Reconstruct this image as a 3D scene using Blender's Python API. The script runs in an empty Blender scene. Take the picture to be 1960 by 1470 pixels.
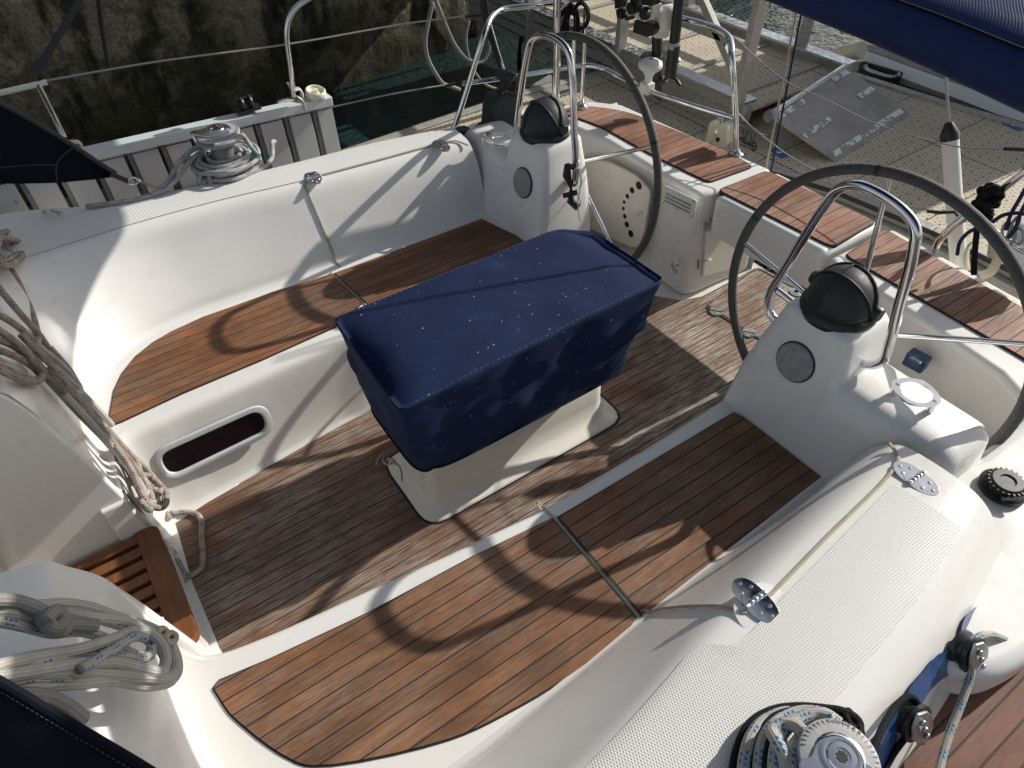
import bpy, bmesh, math, random
from mathutils import Vector, Matrix, noise
V = Vector
rnd = random.Random(7)
scene = bpy.context.scene
col = scene.collection

# ------------------------------------------------------------------ survey of the place
# world: x runs aft, y to starboard, z up, cockpit floor at z = 0, metres.
# The camera was solved from vanishing lines of the planking; at_z / at_x / at_y turn a sighted
# direction into the point where it meets a real plane of the boat.
RM = ((0.8259795576607301, -0.5631141701232578, -0.025694391080143042),
      (-0.41385867796284526, -0.5748415818140369, -0.7058881997118116),
      (0.3827254433682593, 0.5936830696793796, -0.7078570814611087))
CAM = V((0, 0, 2.3)); FOC = 1335.0
def sight(u, v):
    a = ((u - 980) / FOC, (v - 735) / FOC, 1.0)
    return V([sum(RM[i][j] * a[i] for i in range(3)) for j in range(3)])
def at_z(u, v, z):
    d = sight(u, v); return CAM + d * ((z - 2.3) / d.z)
def at_x(u, v, x):
    d = sight(u, v); return CAM + d * (x / d.x)
def at_y(u, v, y):
    d = sight(u, v); return CAM + d * (y / d.y)
def at_pl(u, v, p, n):
    d = sight(u, v); n = V(n); return CAM + d * ((V(p) - CAM).dot(n) / d.dot(n))

# ------------------------------------------------------------------ curves
def cat(pts, n=8, closed=False):
    pts = [V(p) for p in pts]
    if len(pts) < 3 and not closed: 
        return [pts[0].lerp(pts[-1], i / n) for i in range(n + 1)]
    out = []; m = len(pts)
    rng = range(m if closed else m - 1)
    for i in rng:
        p1, p2 = pts[i], pts[(i + 1) % m]
        p0 = pts[i - 1] if (closed or i > 0) else p1 * 2 - p2
        p3 = pts[(i + 2) % m] if (closed or i + 2 < m) else p2 * 2 - p1
        # centripetal parametrisation keeps uneven spacing from overshooting
        t0 = 0; t1 = t0 + max((p1 - p0).length, 1e-5) ** .5; t2 = t1 + max((p2 - p1).length, 1e-5) ** .5; t3 = t2 + max((p3 - p2).length, 1e-5) ** .5
        for k in range(n):
            t = t1 + (t2 - t1) * k / n
            A1 = p0 * ((t1 - t) / (t1 - t0)) + p1 * ((t - t0) / (t1 - t0))
            A2 = p1 * ((t2 - t) / (t2 - t1)) + p2 * ((t - t1) / (t2 - t1))
            A3 = p2 * ((t3 - t) / (t3 - t2)) + p3 * ((t - t2) / (t3 - t2))
            B1 = A1 * ((t2 - t) / (t2 - t0)) + A2 * ((t - t0) / (t2 - t0))
            B2 = A2 * ((t3 - t) / (t3 - t1)) + A3 * ((t - t1) / (t3 - t1))
            out.append(B1 * ((t2 - t) / (t2 - t1)) + B2 * ((t - t1) / (t2 - t1)))
    if not closed: out.append(pts[-1].copy())
    return out
def fillet(pts, r, n=5, closed=False):
    pts = [V(p) for p in pts]; out = []; m = len(pts)
    for i, p in enumerate(pts):
        if not closed and i in (0, m - 1): out.append(p); continue
        a, b = pts[i - 1] - p, pts[(i + 1) % m] - p
        rr = r[i] if isinstance(r, (list, tuple)) else r
        k = min(rr, a.length * .48, b.length * .48)
        if k < 1e-5: out.append(p); continue
        s, e = p + a.normalized() * k, p + b.normalized() * k
        for j in range(n + 1):
            t = j / n; out.append(s.lerp(p, t).lerp(p.lerp(e, t), t))
    return out

# ------------------------------------------------------------------ mesh builder
class MB:
    def __init__(self):
        self.bm = bmesh.new(); self.uv = self.bm.loops.layers.uv.new('UVMap')
    def face(self, vs, uvs=None):
        try: f = self.bm.faces.new(vs)
        except ValueError: return None
        if uvs:
            for l, q in zip(f.loops, uvs): l[self.uv].uv = q
        return f
    def grid(self, rows, cu=False, cv=False):
        g = [[self.bm.verts.new(p) for p in r] for r in rows]
        nr, nc = len(g), len(g[0])
        for i in range(nr if cv else nr - 1):
            for j in range(nc if cu else nc - 1):
                i2, j2 = (i + 1) % nr, (j + 1) % nc
                self.face((g[i][j], g[i][j2], g[i2][j2], g[i2][j]))
        return g
    def tube(self, pts, r, seg=10, closed=False, caps=True, flat=None):
        pts = [V(p) for p in pts]; m = len(pts)
        if m < 2: return
        t0 = (pts[1] - pts[0]).normalized()
        up = V((0, 0, 1)) if abs(t0.z) < .9 else V((1, 0, 0))
        nrm = t0.cross(up).normalized(); rings = []; L = 0; Ls = []
        for i, p in enumerate(pts):
            if closed: t = (pts[(i + 1) % m] - pts[i - 1])
            else: t = pts[min(i + 1, m - 1)] - pts[max(i - 1, 0)]
            t = t.normalized() if t.length > 1e-9 else t0
            nrm = (nrm - t * nrm.dot(t)); nrm = nrm.normalized() if nrm.length > 1e-6 else t.orthogonal().normalized()
            b = t.cross(nrm)
            if i: L += (p - pts[i - 1]).length
            Ls.append(L)
            rr = r(i / (m - 1)) if callable(r) else r
            ra, rb = (rr, rr) if flat is None else (rr, rr * flat)
            rings.append([self.bm.verts.new(p + nrm * (math.cos(a) * ra) + b * (math.sin(a) * rb))
                          for a in [2 * math.pi * k / seg for k in range(seg)]])
        for i in range(m if closed else m - 1):
            i2 = (i + 1) % m; va = Ls[i]; vb = Ls[i2] if i2 else Ls[-1] + (pts[0] - pts[-1]).length
            for k in range(seg):
                k2 = (k + 1) % seg
                self.face((rings[i][k], rings[i][k2], rings[i2][k2], rings[i2][k]),
                          ((k / seg, va), ((k + 1) / seg, va), ((k + 1) / seg, vb), (k / seg, vb)))
        if caps and not closed:
            self.face(rings[0][::-1]); self.face(rings[-1])
    def lathe(self, prof, loc=(0, 0, 0), axis=(0, 0, 1), seg=28, sx=1.0):
        loc = V(loc); ax = V(axis).normalized()
        q = ax.to_track_quat('Z', 'Y'); rows = []
        for r, z in prof:
            rows.append([loc + q @ V((math.cos(a) * r * sx, math.sin(a) * r, z)) for a in [2 * math.pi * k / seg for k in range(seg)]])
        g = self.grid(rows, cu=True)
        if prof[0][0] > 1e-4: self.face(g[0][::-1])
        if prof[-1][0] > 1e-4: self.face(g[-1])
    def prism(self, poly, vec):
        vec = V(vec); poly = [V(p) for p in poly]
        a = [self.bm.verts.new(p) for p in poly]; b = [self.bm.verts.new(p + vec) for p in poly]
        self.face(a[::-1]); self.face(b); n = len(a)
        for i in range(n): self.face((a[i], a[(i + 1) % n], b[(i + 1) % n], b[i]))
    def sheet(self, poly):
        self.face([self.bm.verts.new(V(p)) for p in poly])
    def box(self, c, s, M=None):
        c = V(c); vs = []
        for x in (-.5, .5):
            for y in (-.5, .5):
                for z in (-.5, .5):
                    p = V((x * s[0], y * s[1], z * s[2])); vs.append(self.bm.verts.new(c + (M @ p if M else p)))
        for f in ((0, 1, 3, 2), (4, 6, 7, 5), (0, 4, 5, 1), (2, 3, 7, 6), (0, 2, 6, 4), (1, 5, 7, 3)): self.face([vs[k] for k in f])
    def bar(self, p, q, w, h, up=(0, 0, 1)):
        p, q = V(p), V(q); d = (q - p); L = d.length; d.normalize()
        s = d.cross(V(up)).normalized(); u = s.cross(d)
        self.box((p + q) / 2, (L, w, h), Matrix((d, s, u)).transposed())
    def ball(self, c, r, sc=(1, 1, 1), n=12):
        prof = [(max(math.sin(math.pi * k / n), 0) * r, -math.cos(math.pi * k / n) * r) for k in range(n + 1)]
        rows = []
        for pr, z in prof:
            rows.append([V(c) + V((math.cos(a) * pr * sc[0], math.sin(a) * pr * sc[1], z * sc[2])) for a in [2 * math.pi * k / 16 for k in range(16)]])
        self.grid(rows, cu=True)
    def build(self, name, mat, parent=None, smooth=True, bevel=0, bseg=2, subsurf=0, kind=None, label=None, angle=40, solid=0):
        bmesh.ops.remove_doubles(self.bm, verts=self.bm.verts, dist=1e-5)
        bmesh.ops.recalc_face_normals(self.bm, faces=self.bm.faces)
        me = bpy.data.meshes.new(name); self.bm.to_mesh(me); self.bm.free()
        o = bpy.data.objects.new(name, me); col.objects.link(o)
        if mat: me.materials.append(mat)
        if smooth:
            me.polygons.foreach_set('use_smooth', [True] * len(me.polygons))
            if angle < 180 and not subsurf and not bevel: me.set_sharp_from_angle(angle=math.radians(angle))
        if solid:
            m = o.modifiers.new('s', 'SOLIDIFY'); m.thickness = solid; m.offset = 0
        if bevel:
            m = o.modifiers.new('b', 'BEVEL'); m.width = bevel; m.segments = bseg; m.limit_method = 'ANGLE'; m.angle_limit = math.radians(35)
            m.harden_normals = True
        if subsurf:
            m = o.modifiers.new('ss', 'SUBSURF'); m.levels = subsurf; m.render_levels = subsurf
        if parent is not None:
            o.parent = parent
            if parent.type == 'EMPTY' and parent.parent is None:
                o.matrix_parent_inverse = root_inv(parent)
        if kind: o['kind'] = kind
        if label: o['label'] = label
        return o
def root_inv(e):
    return (Matrix.Translation(e.location) @ e.rotation_euler.to_matrix().to_4x4()).inverted()
def thing(name, label, cat_, loc=(0, 0, 0), group=None):
    o = bpy.data.objects.new(name, None); col.objects.link(o); o.location = loc; o.empty_display_size = .05
    o['label'] = label; o['category'] = cat_
    if group: o['group'] = group
    return o
def tag(o, label, cat_, group=None):
    o['label'] = label; o['category'] = cat_
    if group: o['group'] = group
    return o
def copy_tree(o, parent=None):
    c = o.copy(); col.objects.link(c)
    if parent: c.parent = parent
    for ch in [x for x in bpy.data.objects if x.parent == o]:
        k = copy_tree(ch, c); k.matrix_parent_inverse = ch.matrix_parent_inverse.copy()
    return c
def letters(txt, size):
    cu = bpy.data.curves.new('t', 'FONT'); cu.body = txt; cu.size = size; cu.align_x = 'CENTER'; cu.align_y = 'CENTER'; cu.extrude = size * .03
    o = bpy.data.objects.new('t', cu); col.objects.link(o)
    dg = bpy.context.evaluated_depsgraph_get(); me = bpy.data.meshes.new_from_object(o.evaluated_get(dg))
    bpy.data.objects.remove(o); bpy.data.curves.remove(cu); return me
def add_mesh(mb, me, M):
    n0 = len(mb.bm.verts); mb.bm.from_mesh(me); mb.bm.verts.ensure_lookup_table()
    for vtx in mb.bm.verts[n0:]: vtx.co = M @ vtx.co

# ------------------------------------------------------------------ materials
class N:
    def __init__(s, name):
        s.m = bpy.data.materials.new(name); s.m.use_nodes = True; s.t = s.m.node_tree; s.n = s.t.nodes; s.b = s.n['Principled BSDF']
    def add(s, typ, **k):
        x = s.n.new(typ)
        for a, b in k.items():
            if a.startswith('i_'): x.inputs[int(a[2:])].default_value = b
            else: setattr(x, a, b)
        return x
    def lk(s, a, b): s.t.links.new(a, b)
    def math(s, op, a, b=None, c=None):
        x = s.n.new('ShaderNodeMath'); x.operation = op
        for i, q in enumerate((a, b, c)):
            if q is None: continue
            if isinstance(q, (int, float)): x.inputs[i].default_value = q
            else: s.lk(q, x.inputs[i])
        return x.outputs[0]
    def coord(s, kind='Object'): return s.add('ShaderNodeTexCoord').outputs[kind]
    def xyz(s, v):
        x = s.add('ShaderNodeSeparateXYZ'); s.lk(v, x.inputs[0]); return x.outputs
    def vec(s, a, b, c):
        x = s.add('ShaderNodeCombineXYZ')
        for i, q in enumerate((a, b, c)):
            if isinstance(q, (int, float)): x.inputs[i].default_value = q
            else: s.lk(q, x.inputs[i])
        return x.outputs[0]
    def scale(s, v, sc, rot=(0, 0, 0)):
        x = s.add('ShaderNodeMapping'); x.inputs['Scale'].default_value = sc; x.inputs['Rotation'].default_value = rot; s.lk(v, x.inputs[0]); return x.outputs[0]
    def noise(s, v, scale=5, detail=4, rough=.5):
        x = s.add('ShaderNodeTexNoise'); x.inputs['Scale'].default_value = scale; x.inputs['Detail'].default_value = detail; x.inputs['Roughness'].default_value = rough
        if v is not None: s.lk(v, x.inputs['Vector'])
        return x.outputs['Fac']
    def voro(s, v, scale, feature='F1', out='Distance'):
        x = s.add('ShaderNodeTexVoronoi'); x.feature = feature; x.inputs['Scale'].default_value = scale; s.lk(v, x.inputs['Vector']); return x.outputs[out]
    def ramp(s, f, stops):
        x = s.add('ShaderNodeValToRGB'); e = x.color_ramp.elements
        while len(e) < len(stops): e.new(.5)
        for q, (p, c) in zip(e, stops):
            q.position = p; q.color = (c, c, c, 1) if isinstance(c, (int, float)) else (*c, 1)
        s.lk(f, x.inputs[0]); return x.outputs[0]
    def mix(s, f, a, b, mode='MIX'):
        x = s.add('ShaderNodeMix'); x.data_type = 'RGBA'; x.blend_type = mode
        for i, q in ((0, f), (6, a), (7, b)):
            if isinstance(q, (int, float)): x.inputs[i].default_value = q
            elif isinstance(q, (tuple, list)): x.inputs[i].default_value = (*q, 1)
            else: s.lk(q, x.inputs[i])
        return x.outputs[2]
    def bump(s, h, strength=.3, dist=.01):
        x = s.add('ShaderNodeBump'); x.inputs['Strength'].default_value = strength; x.inputs['Distance'].default_value = dist
        s.lk(h, x.inputs['Height']); s.lk(x.outputs[0], s.b.inputs['Normal'])
    def set(s, **k):
        for a, b in k.items():
            i = s.b.inputs[{'color': 'Base Color', 'rough': 'Roughness', 'metal': 'Metallic', 'coat': 'Coat Weight', 'spec': 'Specular IOR Level', 'sheen': 'Sheen Weight', 'coatr': 'Coat Roughness', 'trans': 'Transmission Weight'}[a]]
            if isinstance(b, (int, float)): i.default_value = b
            elif isinstance(b, (tuple, list)): i.default_value = (*b, 1)
            else: s.lk(b, i)
        return s.m
M = {}
def simple(name, c, rough=.5, metal=0, var=.12, nscale=18, bump=0, coat=0):
    n = N(name); co = n.coord(); f = n.noise(co, nscale, 5, .6)
    k = n.ramp(f, ((.25, tuple(x * (1 - var) for x in c)), (.75, tuple(min(1, x * (1 + var)) for x in c))))
    r = n.ramp(n.noise(co, nscale * 3, 4), ((.3, max(.03, rough - .07)), (.7, min(1, rough + .09))))
    n.set(color=k, rough=r, metal=metal, coat=coat)
    if bump: n.bump(n.noise(co, nscale * 12, 3), bump, .002)
    M[name] = n.m; return n.m
def gelcoat(name, c, nonskid=None):
    n = N(name); co = n.coord()
    big = n.noise(co, 2.2, 5, .6); sp = n.noise(co, 260, 2)
    base = n.mix(n.ramp(big, ((.35, 0.0), (.75, .55))), c, tuple(x * y for x, y in zip(c, (.93, .91, .87))))
    speck = n.ramp(n.voro(co, 38), ((.0, 1.0), (.022, 1.0), (.035, 0.0)))
    keep = n.ramp(n.noise(co, 7, 3), ((.55, 0.0), (.66, 1.0)))
    dirt = n.math('MULTIPLY', n.math('MULTIPLY', speck, keep), .55)
    base = n.mix(dirt, base, (.16, .13, .1))
    grime = n.ramp(n.noise(n.scale(co, (3, 9, 9)), 3, 6, .7), ((.56, 0.0), (.8, .35)))
    base = n.mix(grime, base, (.52, .49, .42))
    rough = n.ramp(n.noise(co, 9, 5), ((.3, .22), (.75, .42)))
    if nonskid == 'dots':
        s = n.xyz(co); p = .0068
        row = n.math('FLOOR', n.math('DIVIDE', s[1], p))
        xo = n.math('ADD', n.math('DIVIDE', s[0], p), n.math('MULTIPLY', n.math('MODULO', row, 2.0), .5))
        fx = n.math('SUBTRACT', n.math('FRACT', n.math('ADD', xo, 100.0)), .5); fy = n.math('SUBTRACT', n.math('FRACT', n.math('ADD', n.math('DIVIDE', s[1], p), 100.0)), .5)
        d = n.math('SQRT', n.math('ADD', n.math('MULTIPLY', fx, fx), n.math('MULTIPLY', fy, fy)))
        pit = n.ramp(d, ((.18, 1.0), (.36, 0.0)))
        base = n.mix(n.math('MULTIPLY', pit, .22), base, (.30, .29, .26)); rough = .5
        n.set(color=base, rough=rough); h = n.math('MULTIPLY', pit, -1.0); n.bump(h, .6, .003)
    elif nonskid == 'lines':
        s = n.xyz(co); fx = n.math('FRACT', n.math('ADD', n.math('DIVIDE', n.math('ADD', s[0], n.math('MULTIPLY', s[1], .12)), .0135), 100.0))
        g = n.ramp(n.math('ABSOLUTE', n.math('SUBTRACT', fx, .5)), ((.2, 0.0), (.42, 1.0)))
        base = n.mix(n.math('MULTIPLY', g, .16), base, (.38, .37, .35)); n.set(color=base, rough=.5); n.bump(g, .2, .002)
    else:
        n.set(color=base, rough=rough, coat=.25, coatr=.15); n.bump(n.noise(co, 5, 3), .05, .02)
    M[name] = n.m
gelcoat('gelcoat', (.80, .788, .755)); gelcoat('nonskid', (.74, .735, .70), 'dots'); gelcoat('nonskid_lines', (.76, .755, .73), 'lines')
gelcoat('gelcoat_warm', (.78, .755, .69))
def teak(name, c1, c2, grey, pitch=.048, off=0.0, grad=None, greyc=(.36, .33, .29)):
    n = N(name); co = n.coord(); s = n.xyz(co)
    yy = n.math('ADD', n.math('DIVIDE', s[1], pitch), 100.0 + off)
    idx = n.math('FLOOR', yy); fr = n.math('FRACT', yy)
    wn = n.add('ShaderNodeTexWhiteNoise'); wn.noise_dimensions = '1D'; n.lk(idx, wn.inputs['W']); pr = wn.outputs['Value']
    shift = n.vec(n.math('ADD', s[0], n.math('MULTIPLY', pr, 7.0)), n.math('ADD', s[1], n.math('MULTIPLY', pr, 3.0)), s[2])
    grain = n.noise(n.scale(shift, (5, 150, 5)), 3.0, 6, .65)
    blot = n.noise(n.scale(shift, (2.2, 9, 2)), 2.0, 5, .6)
    base = n.mix(n.ramp(grain, ((.3, 0.0), (.7, 1.0))), c1, c2)
    base = n.mix(n.math('MULTIPLY', pr, .75), base, tuple(x * .6 for x in c1))
    base = n.mix(n.ramp(blot, ((.42, 0.0), (.7, .5))), base, (c2[0] * 1.25, c2[1] * 1.1, c2[2] * .95))
    stain = n.ramp(n.noise(n.scale(co, (1, 2.2, 1)), 4.2, 6, .7), ((.44, 0.0), (.70, .75))); base = n.mix(stain, base, tuple(x * .45 for x in c1))
    wmask = n.math('MULTIPLY', n.ramp(n.noise(n.scale(shift, (3.5, 60, 3)), 2.4, 7, .75), ((.40, 0.0), (.62, 1.0))), n.ramp(n.noise(n.scale(co, (1, 1.6, 1)), 2.6, 5, .6), ((.36, .12), (.66, 1.0))))
    w = n.math('MULTIPLY', wmask, grey)
    if grad:
        mr = n.add('ShaderNodeMapRange'); mr.inputs[1].default_value = grad[0]; mr.inputs[2].default_value = grad[1]; mr.inputs[3].default_value = grad[2]; mr.inputs[4].default_value = grad[3]
        n.lk(s[0], mr.inputs[0]); w = n.math('MULTIPLY', wmask, mr.outputs[0])
    base = n.mix(w, base, greyc)
    edge = n.math('ABSOLUTE', n.math('SUBTRACT', fr, .5))
    wob = n.math('MULTIPLY', n.math('SUBTRACT', n.noise(n.scale(shift, (3, 3, 1)), 6, 3), .5), .012)
    seam = n.ramp(n.math('ADD', edge, wob), ((.450, 0.0), (.466, 1.0)))
    base = n.mix(seam, base, (.030, .026, .024))
    n.set(color=base, rough=n.ramp(grain, ((.3, .5), (.7, .72))), spec=.35)
    h = n.math('SUBTRACT', n.math('MULTIPLY', grain, .5), n.math('MULTIPLY', seam, 1.2)); n.bump(h, .55, .003)
    M[name] = n.m
teak('teak_floor', (.125, .056, .030), (.225, .115, .066), .75, grad=(.3, 2.0, .66, 1.15), greyc=(.58, .53, .46))
teak('teak_bench_port', (.15, .062, .024), (.30, .132, .053), .45, off=.35)
teak('teak_bench_stbd', (.16, .063, .025), (.33, .137, .053), .36, off=.1)
teak('teak_transom', (.215, .082, .042), (.37, .165, .092), .6, off=.2, greyc=(.5, .42, .36))
teak('teak_deck', (.13, .05, .03), (.22, .09, .055), .25, pitch=.055)
def wood(name, c1, c2):
    n = N(name); co = n.coord(); g = n.noise(n.scale(co, (40, 5, 20)), 2.5, 6, .6); b = n.noise(co, 6, 4)
    n.set(color=n.mix(n.ramp(b, ((.35, 0.0), (.7, .6))), n.mix(n.ramp(g, ((.35, 0.0), (.65, 1.0))), c1, c2), tuple(x * .6 for x in c1)), rough=.38, coat=.2); n.bump(g, .2, .001); M[name] = n.m
wood('oiled_teak', (.17, .062, .022), (.27, .105, .04))
def steel(name, c=(.82, .82, .83), r=.1):
    n = N(name); co = n.coord(); n.set(color=n.ramp(n.noise(co, 14, 4), ((.3, tuple(x * .86 for x in c)), (.7, c))), metal=1.0, rough=n.ramp(n.noise(co, 30, 5), ((.35, r * .6), (.75, r * 1.9)))); n.bump(n.noise(co, 60, 2), .02, .002); M[name] = n.m
steel('polished_steel'); steel('dull_steel', (.55, .55, .55), .32); steel('aluminium', (.66, .68, .69), .38); simple('bright_aluminium', (.66, .69, .71), .4, .15, .06, 20)
def canvas(name, c, specks=0, rough=.85, weave=900):
    n = N(name); co = n.coord()
    fade = n.noise(co, 3.2, 6, .65)
    base = n.mix(n.ramp(fade, ((.35, 0.0), (.8, .8))), c, tuple(min(1, x * 1.35 + .002) for x in c))
    if specks:
        dco = n.add('ShaderNodeVectorMath'); dco.operation = 'ADD'; n.lk(co, dco.inputs[0])
        nz = n.add('ShaderNodeTexNoise'); nz.inputs['Scale'].default_value = 60; n.lk(n.scale(co, (1, 1, 1)), nz.inputs['Vector'])
        sc_ = n.add('ShaderNodeVectorMath'); sc_.operation = 'SCALE'; sc_.inputs['Scale'].default_value = .012; n.lk(nz.outputs['Color'], sc_.inputs[0]); n.lk(sc_.outputs[0], dco.inputs[1])
        v = n.voro(dco.outputs[0], 46, out='Distance'); rv = n.xyz(n.voro(dco.outputs[0], 46, out='Color'))
        keep = n.math('GREATER_THAN', rv[0], .72); size = n.math('ADD', .035, n.math('MULTIPLY', rv[1], .09))
        sp = n.math('MULTIPLY', n.math('LESS_THAN', v, size), keep)
        base = n.mix(n.math('MULTIPLY', sp, specks), base, (.55, .55, .55))
        sc = n.ramp(n.noise(n.scale(co, (60, 9, 30), (0, 0, .5)), 2.5, 5, .7), ((.66, 0.0), (.74, .3))); base = n.mix(sc, base, (.06, .09, .18))
        dust = n.ramp(n.noise(co, 9, 6, .75), ((.55, 0.0), (.85, .22))); base = n.mix(dust, base, (.09, .12, .20))
    n.set(color=base, rough=rough, spec=.2)
    s = n.xyz(co); wv = n.math('MULTIPLY', n.math('SINE', n.math('MULTIPLY', s[0], weave)), n.math('SINE', n.math('MULTIPLY', n.math('ADD', s[1], s[2]), weave)))
    h = n.math('ADD', n.math('MULTIPLY', wv, .15), n.math('MULTIPLY', n.noise(co, 14, 5, .6), 1.0)); n.bump(h, .35, .006); M[name] = n.m
canvas('navy_canvas', (.008, .017, .056), .8); canvas('dark_canvas', (.003, .004, .010)); canvas('roll_canvas', (.010, .022, .085), rough=.55)
simple('black_rubber', (.022, .023, .025), .55, 0, .3, 30, .15); simple('black_plastic', (.016, .017, .018), .38, 0, .2, 40)
simple('wheel_leather', (.085, .083, .078), .72, 0, .22, 60, .5)
simple('white_plastic', (.74, .73, .66), .35, 0, .06, 20); simple('grey_plastic', (.36, .36, .36), .5, 0, .2, 60)
simple('cream_plastic', (.70, .66, .52), .4, 0, .08, 20); simple('gasket', (.42, .37, .28), .5, 0, .2, 30); simple('seam_dark', (.03, .028, .026), .7, 0, .2, 30)
simple('caulk', (.016, .015, .016), .75, 0, .3, 60); simple('blue_stripe', (.032, .085, .235), .22, 0, .12, 6, 0, .3)
simple('cream_webbing', (.58, .52, .40), .8, 0, .15, 90, .3); simple('grey_webbing', (.55, .52, .49), .85, 0, .2, 60, .3); simple('frame_grey', (.55, .57, .58), .35, 0, .06, 20); simple('grey_plate', (.30, .30, .30), .5, .15, .25, 40); simple('grey_metal', (.24, .245, .25), .45, .6, .2, 30)
simple('blue_plastic', (.03, .06, .13), .35, 0, .2, 20); simple('sign_blue', (.02, .13, .36), .5); simple('sign_white', (.8, .8, .8), .5); simple('engraving', (.10, .10, .11), .5)
simple('dark_void', (.006, .006, .008), .5); simple('wire', (.35, .34, .32), .4, .7, .2, 200)
def glass():
    n = N('dark_glass'); co = n.coord(); n.set(color=n.ramp(n.noise(co, 6, 3), ((.3, (.008, .004, .008)), (.7, (.02, .008, .014)))), rough=.04, spec=.7); M['dark_glass'] = n.m
glass()
def rope(name, c, fleck=None, lum=.0, period=.062):
    n = N(name); uv = n.xyz(n.coord('UV'))
    a = n.math('MULTIPLY', uv[0], 2 * math.pi * 5); b = n.math('MULTIPLY', uv[1], 900.0)
    br = n.math('MULTIPLY', n.math('SINE', n.math('ADD', a, b)), n.math('SINE', n.math('SUBTRACT', a, b)))
    dirt = n.noise(n.coord(), 16, 5, .65)
    base = n.mix(n.ramp(dirt, ((.35, 0.0), (.75, .75))), c, tuple(x * .6 for x in c))
    base = n.mix(n.ramp(br, ((.0, .4), (.4, 0.0))), base, tuple(x * .35 for x in c))
    if fleck:
        ph = n.math('FRACT', n.math('ADD', n.math('DIVIDE', uv[1], period), n.math('MULTIPLY', n.math('FLOOR', n.math('MULTIPLY', uv[0], 2.0)), .5)))
        on = n.math('LESS_THAN', ph, .42)
        ck = n.math('GREATER_THAN', n.math('SINE', n.math('MULTIPLY', uv[0], 2 * math.pi * 7)), .0)
        cv = n.math('GREATER_THAN', n.math('SINE', n.math('ADD', n.math('MULTIPLY', uv[1], 560.0), n.math('MULTIPLY', uv[0], 20.0))), -.25)
        base = n.mix(n.math('MULTIPLY', n.math('MULTIPLY', on, ck), cv), base, fleck)
    n.set(color=base, rough=.85, spec=.2); n.bump(br, .5, .002); M[name] = n.m
rope('rope_red', (.46, .43, .38), (.30, .05, .06)); rope('rope_blue', (.56, .54, .48), (.03, .16, .42)); rope('rope_white', (.60, .58, .53), None)
rope('rope_black', (.014, .014, .016), None); rope('rope_cream', (.62, .54, .42), None); rope('rope_grey', (.34, .33, .31), None); rope('rope_navy', (.03, .045, .11), None)
def wall_mat():
    n = N('quay_concrete'); co = n.coord(); s = n.xyz(co)
    big = n.noise(co, .9, 6, .6); mid = n.noise(co, 3.2, 7, .68); fine = n.noise(co, 16, 8, .72)
    c = n.mix(n.ramp(mid, ((.36, 0.0), (.62, 1.0))), (.05, .05, .03), (.30, .265, .18))
    c = n.mix(n.ramp(n.noise(n.scale(co, (1, 1, 1.5)), 1.9, 6, .62), ((.47, 0.0), (.56, .95))), c, (.44, .39, .29))
    c = n.mix(n.math('MULTIPLY', n.ramp(fine, ((.45, 0.0), (.68, 1.0))), n.ramp(n.noise(co, 1.6, 4), ((.38, 0.0), (.56, .9)))), c, (.10, .105, .025))
    ht = n.add('ShaderNodeMapRange'); n.lk(s[2], ht.inputs[0]); ht.inputs[1].default_value = -.62; ht.inputs[2].default_value = .35; ht.inputs[3].default_value = 1.0; ht.inputs[4].default_value = 0.0
    wet = n.math('MULTIPLY', ht.outputs[0], n.ramp(mid, ((.25, .6), (.6, 1.0)))); c = n.mix(wet, c, (.014, .016, .007))
    ye = n.math('MULTIPLY', n.ramp(n.noise(co, 5, 6, .7), ((.52, 0.0), (.66, .7))), n.math('GREATER_THAN', ht.outputs[0], .25)); c = n.mix(ye, c, (.13, .12, .025))
    c = n.mix(n.ramp(n.voro(co, 30), ((.05, .65), (.1, 0.0))), c, (.42, .40, .35))
    n.set(color=c, rough=.9, spec=.2); c = n.mix(n.ramp(n.noise(co, 42, 6, .75), ((.40, .45), (.56, 0.0))), c, (.016, .016, .011)); c = n.mix(n.ramp(n.noise(n.scale(co, (1.6, 1.6, .5)), 1.7, 6, .65), ((.49, 0.0), (.58, .9))), c, (.022, .022, .014))
    n.set(color=c); h = n.math('ADD', n.math('MULTIPLY', mid, 1.0), n.math('MULTIPLY', fine, .9)); n.bump(h, 1.0, .12); M['quay_concrete'] = n.m
wall_mat()
def water_mat():
    n = N('harbour_water'); co = n.coord()
    w = n.noise(n.scale(co, (1.0, 2.2, 1)), 4.2, 4, .55); w2 = n.noise(n.scale(co, (1, 1.6, 1)), 15, 3, .5)
    n.set(color=n.ramp(n.noise(co, .7, 3), ((.3, (.011, .026, .0245)), (.7, (.017, .037, .035)))), rough=.035, spec=.5)
    n.bump(n.math('ADD', w, n.math('MULTIPLY', w2, .45)), .9, .06); M['harbour_water'] = n.m
water_mat()
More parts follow.
